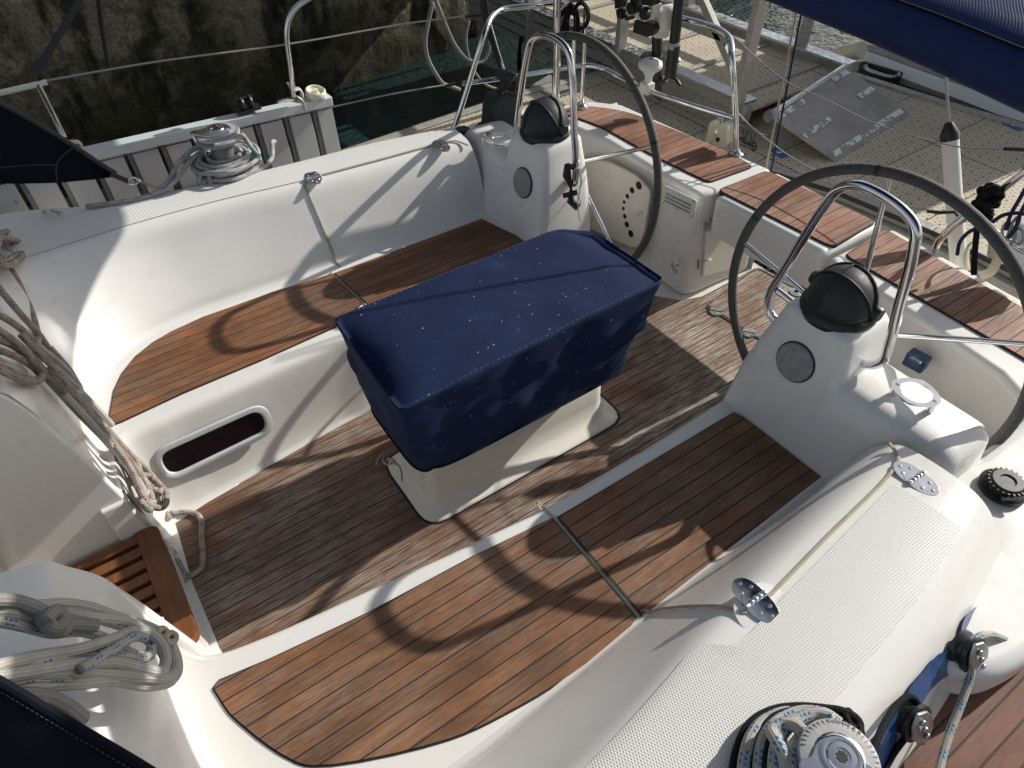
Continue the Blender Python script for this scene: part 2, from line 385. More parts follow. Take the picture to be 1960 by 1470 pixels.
def lattice(n, co, p, rot, rx, ry, ang_alt):
    s = n.xyz(n.scale(co, (1 / p, 1 / p, 1), (0, 0, rot)))
    ix, iy = n.math('FLOOR', n.math('ADD', s[0], 500.0)), n.math('FLOOR', n.math('ADD', s[1], 500.0))
    fx = n.math('SUBTRACT', n.math('FRACT', n.math('ADD', s[0], 500.0)), .5); fy = n.math('SUBTRACT', n.math('FRACT', n.math('ADD', s[1], 500.0)), .5)
    par = n.math('MODULO', n.math('ADD', ix, iy), 2.0)
    sg = n.math('SUBTRACT', n.math('MULTIPLY', par, 2.0), 1.0)
    ca, sa = math.cos(ang_alt), math.sin(ang_alt)
    a = n.math('ADD', n.math('MULTIPLY', fx, ca), n.math('MULTIPLY', n.math('MULTIPLY', fy, sa), sg))
    b = n.math('SUBTRACT', n.math('MULTIPLY', fy, ca), n.math('MULTIPLY', n.math('MULTIPLY', fx, sa), sg))
    return n.math('SQRT', n.math('ADD', n.math('POWER', n.math('DIVIDE', a, rx), 2.0), n.math('POWER', n.math('DIVIDE', b, ry), 2.0)))
def grating_mat():
    n = N('dock_grating'); co = n.coord(); s = n.xyz(co)
    d1 = lattice(n, co, .034, .45, .40, .12, math.radians(45)); d2 = lattice(n, n.scale(co, (1, 1, 1)), .078, 0, .10, .10, 0)
    h1 = n.ramp(d1, ((.7, 1.0), (1.1, 0.0))); h2 = n.ramp(d2, ((.7, 1.0), (1.1, 0.0)))
    c = n.ramp(n.noise(co, 2.5, 6, .65), ((.3, (.47, .395, .285)), (.7, (.60, .52, .40))))
    c = n.mix(n.math('MULTIPLY', h1, .72), c, (.075, .06, .042)); c = n.mix(h2, c, (.012, .012, .012))
    px = n.math('ABSOLUTE', n.math('SUBTRACT', n.math('FRACT', n.math('ADD', n.math('DIVIDE', s[0], 1.02), 50.3)), .5)); py = n.math('ABSOLUTE', n.math('SUBTRACT', n.math('FRACT', n.math('ADD', n.math('DIVIDE', s[1], .53), 50.0)), .5))
    j = n.math('MAXIMUM', n.math('GREATER_THAN', px, .496), n.math('GREATER_THAN', py, .493)); c = n.mix(j, c, (.03, .026, .02))
    n.set(color=c, rough=.75); n.bump(n.math('SUBTRACT', 1.0, n.math('ADD', h1, h2)), .5, .006); M['dock_grating'] = n.m
grating_mat()
def checker_mat():
    n = N('checker_plate'); co = n.coord(); d = lattice(n, co, .045, .3, .42, .12, math.radians(45)); h = n.ramp(d, ((.6, 1.0), (1.1, 0.0)))
    c = n.ramp(n.noise(co, 5, 6, .7), ((.3, (.24, .22, .20)), (.7, (.38, .355, .33))))
    n.set(color=n.mix(n.math('MULTIPLY', h, .35), c, (.30, .29, .27)), metal=.2, rough=.6); n.bump(h, .5, .004); M['checker_plate'] = n.m
checker_mat()
def tape_mat():
    n = N('worn_tape'); co = n.coord(); f = n.noise(co, 14, 6, .7)
    c = n.ramp(f, ((.47, (.30, .28, .26)), (.5, (.72, .72, .72)))); n.set(color=c, rough=.7); M['worn_tape'] = n.m
tape_mat()
def dockedge():
    n = N('dock_frame'); co = n.coord(); n.set(color=n.ramp(n.noise(n.scale(co, (6, 6, 30)), 3, 6, .7), ((.3, (.26, .245, .21)), (.7, (.44, .42, .37)))), rough=.6, metal=.15); M['dock_frame'] = n.m
dockedge()
def ribbed(name, c, axis):
    n = N(name); co = n.coord(); s = n.xyz(co); f = n.math('FRACT', n.math('ADD', n.math('DIVIDE', s[axis], .021), 50.0))
    g = n.ramp(f, ((.0, 1.0), (.12, 0.0))); base = n.mix(n.math('MULTIPLY', g, .5), n.ramp(n.noise(co, 6, 5), ((.3, tuple(x * .85 for x in c)), (.7, c))), (.12, .12, .13))
    n.set(color=base, metal=.1, rough=.45); n.bump(g, -.3, .002); M[name] = n.m
ribbed('slat_aluminium', (.60, .61, .61), 0)
# ================================================================== THE YACHT
yacht = thing('sailing_yacht', 'white sailing yacht with twin wheel cockpit and teak seats, moored stern to the pontoon', 'sailing yacht', (1.2, 1.64, -.5))
def mir(p): return V((p[0], 3.28 - p[1], p[2]))
NST = 72
def rails(rs, n=NST):
    out = []
    for r in rs:
        c = cat(r, 10); L = [0]
        for a, b in zip(c, c[1:]): L.append(L[-1] + (b - a).length)
        out.append(c)
    return out
def samp(r, n):
    c = cat(r, 12); m = len(c) - 1
    return [c[min(m, round(i * m / n))] for i in range(n + 1)]
def surf(rs, per=12, n=6):
    rows = [cat(r, per) for r in rs]; nc = min(len(r) for r in rows)
    cols = [cat([r[j] for r in rows], n) for j in range(nc)]
    return [[cols[j][i] for j in range(nc)] for i in range(len(cols[0]))]
# plan curves of the starboard side, cheek of the companionway -> round the corner -> aft to the helm
C = [(-.34, 1.90, .42), (-.345, 2.1, .42), (-.34, 2.25, .42), (-.325, 2.38, .42), (-.28, 2.50, .42), (-.20, 2.60, .42), (-.08, 2.675, .42), (.1, 2.71, .42), (.4, 2.705, .42), (.8, 2.68, .42), (1.2, 2.665, .42), (1.62, 2.65, .42)]
C1 = [(-.352, 1.90, .432), (-.357, 2.105, .432), (-.352, 2.255, .432), (-.337, 2.39, .432), (-.292, 2.515, .432), (-.21, 2.618, .432), (-.085, 2.697, .432), (.1, 2.733, .432), (.4, 2.727, .432), (.8, 2.702, .432), (1.2, 2.687, .432), (1.62, 2.672, .432)]
C2 = [(-.36, 1.9, .47), (-.365, 2.11, .47), (-.36, 2.265, .47), (-.346, 2.405, .47), (-.302, 2.53, .47), (-.22, 2.638, .47), (-.092, 2.718, .47), (.1, 2.755, .47), (.4, 2.75, .47), (.8, 2.724, .47), (1.2, 2.71, .47), (1.62, 2.695, .47)]
D0 = [(-.385, 1.9, .75), (-.397, 2.12, .74), (-.398, 2.32, .72), (-.39, 2.5, .70), (-.36, 2.66, .68), (-.30, 2.79, .665), (-.17, 2.875, .65), (.07, 2.92, .645), (.42, 2.89, .645), (.82, 2.83, .645), (1.2, 2.79, .645), (1.62, 2.75, .645)]
D = [(-.41, 1.9, .92), (-.425, 2.15, .90), (-.43, 2.38, .87), (-.42, 2.58, .83), (-.40, 2.76, .785), (-.34, 2.895, .75), (-.20, 2.97, .728), (.06, 2.985, .72), (.43, 2.955, .72), (.83, 2.89, .72), (1.2, 2.85, .72), (1.62, 2.81, .72)]
D1 = [(-.44, 1.9, .98), (-.455, 2.17, .96), (-.465, 2.42, .93), (-.455, 2.63, .88), (-.435, 2.81, .82), (-.37, 2.945, .775), (-.22, 3.015, .745), (.06, 3.03, .737), (.43, 3.0, .737), (.83, 2.935, .737), (1.2, 2.895, .737), (1.62, 2.855, .737)]
E_ = [(-.66, 1.9, 1.0), (-.68, 2.2, 1.0), (-.70, 2.5, .98), (-.71, 2.8, .93), (-.68, 3.05, .87), (-.58, 3.27, .80), (-.36, 3.40, .76), (.0, 3.27, .74), (.42, 3.17, .74), (.82, 3.11, .74), (1.25, 3.06, .74), (1.62, 2.98, .74)]
F1 = [(p[0] - (.04 if i < 5 else 0), p[1] + .05 if i > 3 else p[1], p[2] - .03) for i, p in enumerate(E_)]
F2 = [(p[0] - (.08 if i < 5 else 0), p[1] + .10 if i > 3 else p[1], .62) for i, p in enumerate(E_)]
G = [(p[0] - (.10 if i < 5 else 0), p[1] + .15 if i > 3 else p[1], .47) for i, p in enumerate(E_)]
coam_rails = [C, C1, C2, D0, D, D1, E_, F1, F2, G]
A0 = [(-.30, 1.92, .0), (-.295, 2.0, .0), (-.285, 2.055, .0), (-.13, 2.09, .0), (.03, 2.107, .0), (.5, 2.155, .0), (1.0, 2.18, .0), (1.7, 2.19, .0)]
A1 = [(-.305, 1.925, .03), (-.30, 2.01, .03), (-.29, 2.075, .03), (-.13, 2.112, .03), (.03, 2.127, .03), (.5, 2.17, .03), (1.0, 2.187, .03), (1.7, 2.195, .03)]
B0 = [(-.325, 1.93, .36), (-.315, 2.05, .36), (-.285, 2.14, .36), (-.13, 2.165, .36), (.03, 2.17, .36), (.5, 2.185, .36), (1.0, 2.19, .36), (1.7, 2.195, .36)]
B1 = [(-.33, 1.93, .405), (-.32, 2.065, .405), (-.288, 2.158, .405), (-.13, 2.18, .405), (.03, 2.185, .405), (.5, 2.197, .405), (1.0, 2.202, .405), (1.7, 2.207, .405)]
B2 = [(-.333, 1.925, .42), (-.325, 2.08, .42), (-.295, 2.185, .42), (-.13, 2.205, .42), (.03, 2.21, .42), (.5, 2.222, .42), (1.0, 2.227, .42), (1.7, 2.232, .42)]
Cb = [(-.345, 1.90, .42), (-.36, 2.3, .42), (-.30, 2.5, .42), (-.12, 2.665, .42), (.05, 2.71, .42), (.5, 2.705, .42), (1.0, 2.68, .42), (1.7, 2.66, .42)]
dp = [(-.02, .04), (-.01, .03), (0, .015), (0, .0), (0, -.02), (0, -.045), (0, -.05), (0, -.05)]   # the port bench is a little wider
def portside(r): return [mir((p[0], p[1] - 0, p[2])) for p in r]
def offset(poly, d):
    out = []; n = len(poly); ar = sum(poly[i].x * poly[(i + 1) % n].y - poly[(i + 1) % n].x * poly[i].y for i in range(n))
    sg = 1 if ar > 0 else -1
    for i, p in enumerate(poly):
        t = (poly[(i + 1) % n] - poly[i - 1]); t.z = 0
        if t.length < 1e-6: out.append(p.copy()); continue
        t.normalize(); out.append(p + V((t.y, -t.x, 0)) * d * sg)
    return out
def panel(poly, z, mat, parent, name='teak_panel', label=None, rim=.005):
    poly = [V((p[0], p[1], z)) for p in poly]
    a = MB(); a.prism([p - V((0, 0, .02)) for p in poly], (0, 0, .026)); o = a.build(name, M[mat], parent, smooth=False, label=label)
    b = MB(); b.prism([p - V((0, 0, .018)) for p in offset(poly, rim)], (0, 0, .0205)); b.build('caulking', M['caulk'], o, smooth=False)
    return o
def px(pts, z): return [at_z(u, v, z) for u, v in pts]

sides = []
for sd in ('stbd', 'port'):
    f = (lambda r: r) if sd == 'stbd' else portside
    # bench: riser and seat
    if sd == 'stbd': br = [A0, A1, B0, B1, B2, Cb]
    else:
        br = []
        lipx = ((-.36, 1.34), (-.31, 1.24), (-.26, 1.195), (-.12, 1.16), (.18, 1.122), (.5, 1.082), (.95, 1.054), (1.7, 1.062))
        for dyy, zz, dx_ in ((.035, .0, .02), (.022, .03, .015), (.004, .36, .004), (0, .403, .0), (-.018, .42, -.004)):
            br.append([V((x + (dx_ if i < 3 else 0), y + dyy, zz)) for i, (x, y) in enumerate(lipx)])
        br.append([mir(p) for p in Cb])
    br = br[:5] + [[V(b).lerp(V(c), t) for b, c in zip(br[4], samp(br[5], len(br[4]) - 1))] for t in (.04, .1, .5, .9, 1.0)]
    m = MB(); m.grid(surf(br, 8, 5)); bench = m.build('bench', M['gelcoat'], yacht, angle=180)
    crs = [f(r) for r in coam_rails]
    if sd == 'port':
        for k, dy in ((6, .055), (7, .065), (8, .085), (9, .10)):
            crs[k] = [p - V((0, dy, 0)) if i > 6 else p for i, p in enumerate(crs[k])]
        crs = [[V((p[0] - .03 * max(0, (p[2] - .7) / .3), p[1], p[2] - .13 * min(1, max(0, (p[2] - .62) / .3)))) if i < 6 else p for i, p in enumerate(r)] for r in crs]
    g = surf(crs, 8, 6)
    m = MB(); m.grid(g); coam = m.build('coaming', M['gelcoat'], yacht, angle=180)
    # moulded anti-slip pad on the coaming top
    i0, i1 = (30, 38) if sd == 'stbd' else (31, 38); 
    def on(i, j):
        p = g[i][j]; a = g[i + 1][j] - g[i - 1][j]; b = g[i][min(j + 1, len(g[0]) - 1)] - g[i][j - 1]
        n = a.cross(b).normalized(); n = n if n.z > 0 else -n
        return p + n * .0035
    rows_ = []
    js = range(43, 87) if sd == 'stbd' else range(46, 86)
    for k in range(11):
        r_ = []
        for j in js:
            s0 = float(i0)
            if sd == 'port': t_ = min(1, max(0, (g[30][j].x - .70) / .09)); s0 = 24.5 + (31.0 - 24.5) * t_ * t_ * (3 - 2 * t_)
            q = s0 + (i1 - 1 - s0) * k / 10; i = int(q); a_, b_ = on(i, j), on(min(i + 1, i1 - 1), j); r_.append(a_.lerp(b_, q - i))
        rows_.append(r_)
    m = MB(); m.grid(rows_)
    m.build('nonskid_pad', M['nonskid_lines' if sd == 'stbd' else 'nonskid'], coam, angle=180)
    sides.append((bench, coam, g))
(bench_s, coam_s, gs), (bench_p, coam_p, gp) = sides

# companionway cheeks
m = MB()
for ys, yin in ((1.895, 0), (1.385, 0)):
    m = MB()
    prof = [(-.30, .0), (-.312, .22), (-.33, .38), (-.35, .55), (-.375, .72), (-.40, .88), (-.43, .97), (-.47, 1.0), (-.9, 1.02), (-.9, .0)]
    if ys < 1.6: prof = [(-.30, .0), (-.312, .22), (-.335, .38), (-.36, .55), (-.385, .68), (-.42, .78), (-.47, .83), (-.55, .86), (-.9, .88), (-.9, .0)]
    poly = [V((x, ys, z)) for x, z in fillet([(x, z, 0) for x, z in prof], .05, 4, True) and [(q.x, q.y) for q in fillet([(x, z, 0) for x, z in prof], .05, 4, True)]]
    m.prism(poly, (0, .03 if ys > 1.6 else -.03, 0))
    m.build('companionway_cheek', M['gelcoat'], yacht, bevel=.012)
m = MB(); m.box((-.75, 1.64, .35), (.04, .55, 1.4)); m.build('companionway_door', M['gelcoat_warm'], yacht, bevel=.005)
m = MB(); m.bar((-.715, 1.875, .22), (-.715, 1.875, 1.0), .012, .03); m.build('door_trim', M['dull_steel'], yacht, bevel=.003)
# cockpit pan
m = MB(); m.box((-.375, 2.03, .19), (.09, .30, .44)); m.build('bulkhead_foot', M['gelcoat'], yacht, bevel=.01)
m = MB(); m.box((1.31, 1.64, -.03), (3.14, 1.3, .052)); m.box((-.45, 1.64, -.02), (.9, 1.3, .05)); m.build('floor_pan', M['gelcoat'], yacht, bevel=.004)
m = MB(); m.box((-.47, 1.64, .105), (.32, .50, .19)); m.build('companionway_sill', M['gelcoat'], yacht, bevel=.02, bseg=3)
# teak sole
fl = [at_z(337, 1003, 0), at_z(400, 962, 0), at_z(470, 922, 0), at_z(572, 862, 0), at_z(660, 813, 0), V((1.0, 2.165, 0)), V((1.75, 2.175, 0)), V((2.17, 2.10, 0)), at_z(1303, 577, 0), at_z(1345, 569, 0), at_z(1400, 540, 0), at_z(1446, 514, 0), at_z(1462, 516, 0), at_z(1535, 558, 0), V((2.84, 1.40, 0)), V((2.3, 1.34, 0)), V((2.1, 1.2, 0)), V((1.7, 1.11, 0)), V((.8, 1.12, 0)), V((.2, 1.17, 0)), V((-.26, 1.27, 0)), at_z(421, 1240, 0), at_z(370, 1118, 0)]
sole = panel(fl, .0, 'teak_floor', yacht, 'teak_sole', 'weathered teak cockpit floor with black seams')
# hatch let into the sole
hp = fillet([at_z(1353, 586, .0), at_z(1448, 514, .0), at_z(1560, 575, .0), at_z(1462, 655, .0)], .05)
hp = [V((p.x, p.y, .0075)) for p in hp]
m = MB(); m.tube(hp, .0035, 6, closed=True, flat=.5); m.build('hatch_seam', M['seam_dark'], sole)
m = MB(); m.tube([at_z(1352, 588, .0078), at_z(1455, 650, .0078)], .007, 6, flat=.4); m.build('hatch_seam', M['seam_dark'], sole)
for u, v in ((1370, 597), (1433, 638)):
    c = at_z(u, v, .006); m = MB(); m.lathe([(.0, .0), (.034, .0), (.036, .004), (.033, .009), (0, .010)], c, seg=24); m.bar(c + V((-.02, .028, .011)), c + V((.02, -.028, .011)), .006, .004)
    h = m.build('hatch_hinge', M['dull_steel'], sole, angle=30)
c = at_z(1524, 560, .006); m = MB(); m.lathe([(.012, .0), (.034, .0), (.036, .005), (.012, .009), (.011, .0)], c, seg=24); m.build('hatch_latch', M['polished_steel'], sole)
# teak seat panels
tp1 = [(420, 1304.5), (519, 1263), (597.6, 1226), (706, 1175), (905, 1068), (1056, 994)]
front = px(tp1, .42); left = px([(597.6, 1465.5), (552, 1450), (510.6, 1424), (480, 1400), (441, 1365), (421, 1335), (410, 1318)], .42)
poly = front + [at_z(1217.6, 1186, .42)] + cat([V((.70, .572, .42)), V((.52, .574, .42)), V((.35, .588, .42)), V((.17, .622, .42))] + left, 5)
panel(poly, .42, 'teak_bench_port', bench_p, label='longer seat panel of golden brown teak, rounded at its forward end')
poly = px([(1070, 991), (1406, 791), (1420, 799), (1592, 937), (1231, 1179)], .42); poly[3] = V((1.6, .58, .42))
panel(poly, .42, 'teak_bench_port', bench_p, label='shorter teak seat panel in front of the near console')
sb = [(211, 811), (211.5, 800), (213, 788), (220, 748), (236, 714), (261, 683), (293, 657), (327, 637), (390, 608), (447, 588), (521, 561), (590, 540), (634, 526)]
poly = px([(216, 814)], .42) + px(sb, .42) + px([(692, 582)], .42) + px([(640, 627), (500, 690), (350, 753), (232, 808)], .42)
panel(poly[::-1], .42, 'teak_bench_stbd', bench_s, label='seat panel of brown teak with a rounded forward end')
p1, p2 = at_z(642, 524, .42), at_z(700, 580, .42); q = p1 + (p2 - p1) * 1.0
q = p1 + (p2 - p1) * ((2.295 - p1.y) / (p2.y - p1.y)); poly = [p1, at_z(922, 420.5, .42), V((1.62, 2.31, .42)), q]
panel(poly, .42, 'teak_bench_stbd', bench_s, label='teak seat panel half hidden behind the covered table')
# porthole in the starboard riser: recess, frame, pane
def riser_y(x, z):
    t = min(1, max(0, z / .36)); return (2.10 + .055 * min(1, (x + .3) / .8)) * (1 - t) + 2.172 * t - .016
def ring(cx, cz, hx, hz, r, n=5):
    return fillet([(cx - hx, 0, cz - hz), (cx + hx, 0, cz - hz), (cx + hx, 0, cz + hz), (cx - hx, 0, cz + hz)], r, n, True)
def onr(p, off): return V((p.x, riser_y(p.x, p.z) + off, p.z))
pc = at_y(412, 850, 2.13); cx, cz = pc.x + .005, pc.z + .0
fr_ = [[onr(p, off) for p in ring(cx, cz, hx, hz, r)] for hx, hz, r, off in ((.228, .082, .075, .004), (.227, .081, .074, -.003), (.224, .078, .071, -.0045), (.204, .060, .054, -.0045), (.199, .055, .049, .003), (.195, .051, .045, .016))]
m = MB(); m.grid(fr_, cu=True); hole = m.build('porthole_frame', M['frame_grey'], bench_s, angle=50)
m = MB(); m.sheet([onr(p, .004) for p in ring(cx, cz, .197, .053, .047)]); m.build('pane', M['dark_glass'], hole, smooth=False)
# seams of the locker lids: narrow rubber gaskets in dark grooves
def seam(pts, parent, r=.0055, mat='gasket', n=8):
    c = cat(pts, n); m = MB(); m.tube([p + V((0, 0, -.0015)) for p in c], r, 8, flat=.55); o = m.build('lid_seam', M[mat], parent)
    return o
def nearest(g, x, i):
    row = g[i]; h = len(row) // 2
    for j in range(h, len(row) - 1):
        if (row[j].x - x) * (row[j + 1].x - x) <= 0 and abs(row[j + 1].x - row[j].x) > 1e-6: return row[j].lerp(row[j + 1], (x - row[j].x) / (row[j + 1].x - row[j].x))
    return min(row[h:], key=lambda p: abs(p.x - x)).copy()
def col_seam(g, x, ia, ib, lift=.002, dx=None):
    out = []
    for i in range(ia, ib, 2):
        p = nearest(g, x + (dx(i) if dx else 0), i); row = g[i]; out.append(V((x, p.y, p.z)) + V((0, 0, lift)))
    return out
CS = len(C)
for g, parent, bn, sgn in ((gs, coam_s, bench_s, 1), (gp, coam_p, bench_p, -1)):
    ye = lambda x, i: nearest(g, x, i)
    xs = .80 if sgn > 0 else .805
    up = col_seam(g, xs, 0, 27) if sgn > 0 else [V((xs + .042 * i / 26, nearest(g, xs + .042 * i / 26, i).y, nearest(g, xs + .042 * i / 26, i).z + .002)) for i in range(0, 29, 2)]
    up = [p + V((0, -.004 * sgn, 0)) for p in up]
    h0 = nearest(g, .88, 30); h1 = nearest(g, 1.50, 30)
    path = up + ([V((xs + .03, ye(xs, 28).y + .01 * sgn, .743)), V((.86, h0.y + .005 * sgn, .7435))] if sgn > 0 else [V((.853, h0.y + .012, .7415)), V((.875, h0.y + .002, .7435))]) + [V((.9, h0.y, .7435)), V((1.2, (h0.y + h1.y) / 2, .7435)), V((1.50, h1.y, .7435)), V((1.56, h1.y - .02 * sgn, .742)), V((1.60, h1.y - .07 * sgn, .728))]
    seam(path, parent)
    # across the seat and down the lip
    a = at_z(1062, 992, .424) if sgn < 0 else at_z(698, 581, .424)
    b = at_z(1225, 1184, .424) if sgn < 0 else at_z(637, 525, .424)
    lip = V((a.x - .008, 1.062 if sgn < 0 else 2.2, .405))
    seam([b + V((0, .02 * sgn, .004)), b, a, V((lip.x, lip.y - .02 * sgn, .421)), lip, lip + V((0, -.008 * sgn, -.04))], bn, .0042, 'gasket')
    d = MB(); d.tube([b + V((.008, 0, .003)), a + V((.008, 0, .003))], .0032, 6, flat=.6); d.build('lid_gap', M['seam_dark'], bn)
# lid hinges: two leaves and a knuckle
def hinge(c, parent, along, label=None):
    along = V(along).normalized(); across = V((-along.y, along.x, 0)); m = MB()
    for s in (-1, 1):
        pts = []
        for k in range(13):
            a = -math.pi / 2 + math.pi * k / 12
            pts.append(c + across * s * (.008 + .058 * max(0, math.cos(a)) ** .8) + along * math.sin(a) * .034)
        m.prism(pts, (0, 0, .005))
        for q in ((.03, .016), (.03, -.016), (.05, 0)):
            m.lathe([(.005, .0), (.005, .0065), (0, .0075)], c + across * s * q[0] + along * q[1], seg=10)
    for k in range(5):
        m.lathe([(.008, 0), (.0085, .001), (.0085, .0115), (.008, .0125)], c + along * (-.034 + k * .0138) + V((0, 0, .005)), along, 12)
    return m.build('lid_hinge', M['polished_steel'], parent, bevel=.0012, label=label)
for (u, v), parent, lab in (((1445, 1150), coam_p, 'polished hinge nearer the wrapped winch'), ((1752, 917), coam_p, 'polished hinge beside the drink holder console'), ((600, 341), coam_s, None), ((845, 280), coam_s, None)):
    hinge(at_z(u, v, .741), parent, (1, -.03 if parent is coam_p else -.1, 0), lab)
# white margins moulded round the hinges and the winch plinth
def blister(c, rx, ry, h, parent, rot=0, name='moulded_plinth'):
    m = MB(); rows = []
    for q, z in ((1.0, -.01), (.98, .0015), (.93, h * .7), (.86, h), (.0, h)):
        rows.append([V(c) + V((math.cos(a) * rx * q * math.cos(rot) - math.sin(a) * ry * q * math.sin(rot), math.cos(a) * rx * q * math.sin(rot) + math.sin(a) * ry * q * math.cos(rot), z)) for a in [2 * math.pi * k / 40 for k in range(40)]])
    m.grid(rows, cu=True); return m.build(name, M['gelcoat'], parent, angle=60)
blister(at_z(1447, 1152, .7375) + V((0, -.03, 0)), .075, .075, .0025, coam_p); blister(at_z(1752, 917, .7375) + V((0, -.03, 0)), .075, .075, .0025, coam_p)
WP = V((.70, .03, .735)); WS = V((.56, 3.2, .70))
blister(WS + V((0, -.02, .032)), .125, .11, .006, coam_s)

# helm consoles with binnacles
def rrect(x0, x1, y0, y1, z, r, n=4): return fillet([(x0, y0, z), (x1, y0, z), (x1, y1, z), (x0, y1, z)], r, n, True)
def loft_rr(levels, cap=True):
    m = MB(); g = m.grid([rrect(*l) for l in levels], cu=True)
    if cap: m.face(g[-1])
    return m
for sd in (0, 1):
    Y = (lambda y: y) if sd == 0 else (lambda y: 3.30 - y)
    def lv(x0, x1, y0, y1, z, r): a, b = sorted((Y(y0), Y(y1))); return (x0, x1, a, b, z, r)
    m = loft_rr([lv(1.58, 1.95, .30, 1.07, .0, .05), lv(1.60, 1.93, .31, 1.065, .42, .05), lv(1.645, 1.91, .32, 1.045, .62, .05), lv(1.665, 1.90, .33, 1.03, .70, .05), lv(1.68, 1.89, .345, 1.01, .722, .045), lv(1.71, 1.87, .375, .98, .733, .03)])
    con = m.build('helm_console', M['gelcoat'], yacht, angle=180)
    m = loft_rr([lv(1.60, 1.94, .64, 1.075, .40, .05), lv(1.635, 1.935, .665, 1.06, .58, .05), lv(1.66, 1.93, .70, 1.035, .70, .045), lv(1.685, 1.92, .735, 1.00, .83, .04), lv(1.69, 1.918, .74, .995, .855, .04), lv(1.70, 1.91, .752, .983, .872, .035), lv(1.72, 1.89, .775, .96, .878, .02)])
    bn = m.build('binnacle', M['gelcoat'], yacht, angle=180)
    pn = V((-.97, 0, .2)).normalized()
    pc = at_pl(*((1522, 693), (1001, 350))[sd], (1.632, 0, .58), pn)
    m = MB(); m.lathe([(.066, -.02), (.066, .006), (.061, .012), (0, .013)], pc, pn, 32)
    for k in range(4):
        a = k * math.pi / 2 + .5; t1, t2 = V((0, 1, 0)), pn.cross(V((0, 1, 0)))
        m.lathe([(.0055, .012), (.0055, .0145), (.0, .0145)], pc + t1 * math.cos(a) * .046 + t2 * math.sin(a) * .046, pn, 10)
    pl = m.build('inspection_plate', M['grey_plate'], bn, angle=35)
    m = MB(); m.lathe([(.070, -.02), (.0705, .002), (.067, .004), (.0, .004)], pc, pn, 32); m.build('gasket', M['black_rubber'], pl, angle=40)
    if sd == 0:
        arch = [(1.80, .78, .755), (1.78, .705, .768), (1.78, .668, .81), (1.78, .672, .88), (1.78, .69, .99), (1.78, .722, 1.19), (1.78, .742, 1.245), (1.78, .80, 1.277), (1.78, .93, 1.285), (1.78, .985, 1.25), (1.78, 1.01, 1.19), (1.78, 1.075, .92), (1.78, 1.10, .80), (1.78, 1.088, .735), (1.78, 1.04, .71), (1.78, .99, .70)]
    else:
        arch = [(1.80, 2.48, .755), (1.78, 2.56, .755), (1.78, 2.625, .77), (1.78, 2.635, .83), (1.78, 2.60, 1.0), (1.78, 2.545, 1.19), (1.78, 2.515, 1.25), (1.78, 2.45, 1.285), (1.78, 2.33, 1.295), (1.78, 2.265, 1.27), (1.78, 2.235, 1.2), (1.78, 2.21, 1.0), (1.78, 2.185, .80), (1.78, 2.19, .735), (1.79, 2.23, .71), (1.80, 2.29, .70)]
    m = MB(); m.tube(cat(arch, 7), .0155, 12); gr = m.build('guard_rail', M['polished_steel'], bn)
    if sd == 0:
        e = at_x(1641, 690, 1.76); m = MB(); m.lathe([(.034, -.004), (.034, .006), (.022, .012), (.02, .03), (.016, .03)], (1.76, .752, .758), (.1, -1, .1), 20); m.build('rail_base', M['polished_steel'], gr)
        m = MB(); m.tube([at_x(1488, 556, 1.78), at_x(1545, 600, 1.80)], .0125, 10); m.build('rail_brace', M['polished_steel'], gr)
    else:
        m = MB(); a = at_x(1086, 317, 1.74); b = at_x(1106, 397, 1.78); m.tube([a, at_x(1085, 335, 1.75), at_x(1093, 360, 1.76), at_x(1092, 385, 1.77), b], lambda t: .014 + .008 * math.sin(t * 9), 10)
        m.tube([at_x(1078, 375, 1.73), at_x(1105, 368, 1.78)], .012, 10); m.tube([a, at_x(1104, 322, 1.78)], .012, 10); m.build('brake_clip', M['black_plastic'], bn)
        c_ = at_x(1104, 322, 1.78); m = MB(); m.lathe([(.017, -.008), (.019, -.006), (.019, .006), (.017, .008)], c_, (0, 0, 1), 14)
        m.tube(cat([at_x(1106, 320, 1.765), at_x(1113, 345, 1.76), at_x(1108, 375, 1.76), at_x(1111, 390, 1.76), at_x(1104, 402, 1.76)], 8), .0022, 6); m.tube(cat([at_x(1109, 322, 1.765), at_x(1112, 350, 1.77), at_x(1106, 385, 1.76), at_x(1110, 424, 1.76)], 8), .0022, 6); m.build('lashing', M['rope_white'], gr)
    # cup holder: flat ring with two posts
    (cu_, cv_), (ea, eb) = (((1753, 752), ((1708, 731), (1800, 773))), ((960, 268), ((921, 257), (1000, 278))))[sd]
    zt = .775; cc = at_z(cu_, cv_, zt); a_, b_ = at_z(*ea, zt), at_z(*eb, zt); dr = (b_ - a_); dr.z = 0; hl = dr.length / 2; dr.normalize(); nr = V((-dr.y, dr.x, 0))
    m = MB(); rows = []
    for z, o in ((0, 0), (.005, 0)):
        out = []; inn = []
        for k in range(48):
            t = 2 * math.pi * k / 48; ct, st = math.cos(t), math.sin(t)
            rr = 1 / math.sqrt((ct / hl) ** 2 + (st / .062) ** 2); rr = rr * (1 - .10 * abs(math.sin(2 * t)))
            out.append(cc + dr * ct * rr + nr * st * rr + V((0, 0, z))); inn.append(cc + dr * ct * min(.046, rr - .008) + nr * st * min(.046, rr - .008) + V((0, 0, z)))
        rows += [out, inn] if z == 0 else [inn, out]
    m.grid(rows, cu=True, cv=True); ch = m.build('cup_holder', M['polished_steel'], con, angle=30)
    for s in (-1, 1):
        p = cc + dr * s * (hl - .016); m = MB(); m.lathe([(.011, -.045), (.011, -.002), (.0, -.002)], p, seg=14); m.lathe([(.006, .005), (.006, .0075), (0, .0075)], p, seg=10); m.build('post', M['polished_steel'], ch, angle=40)

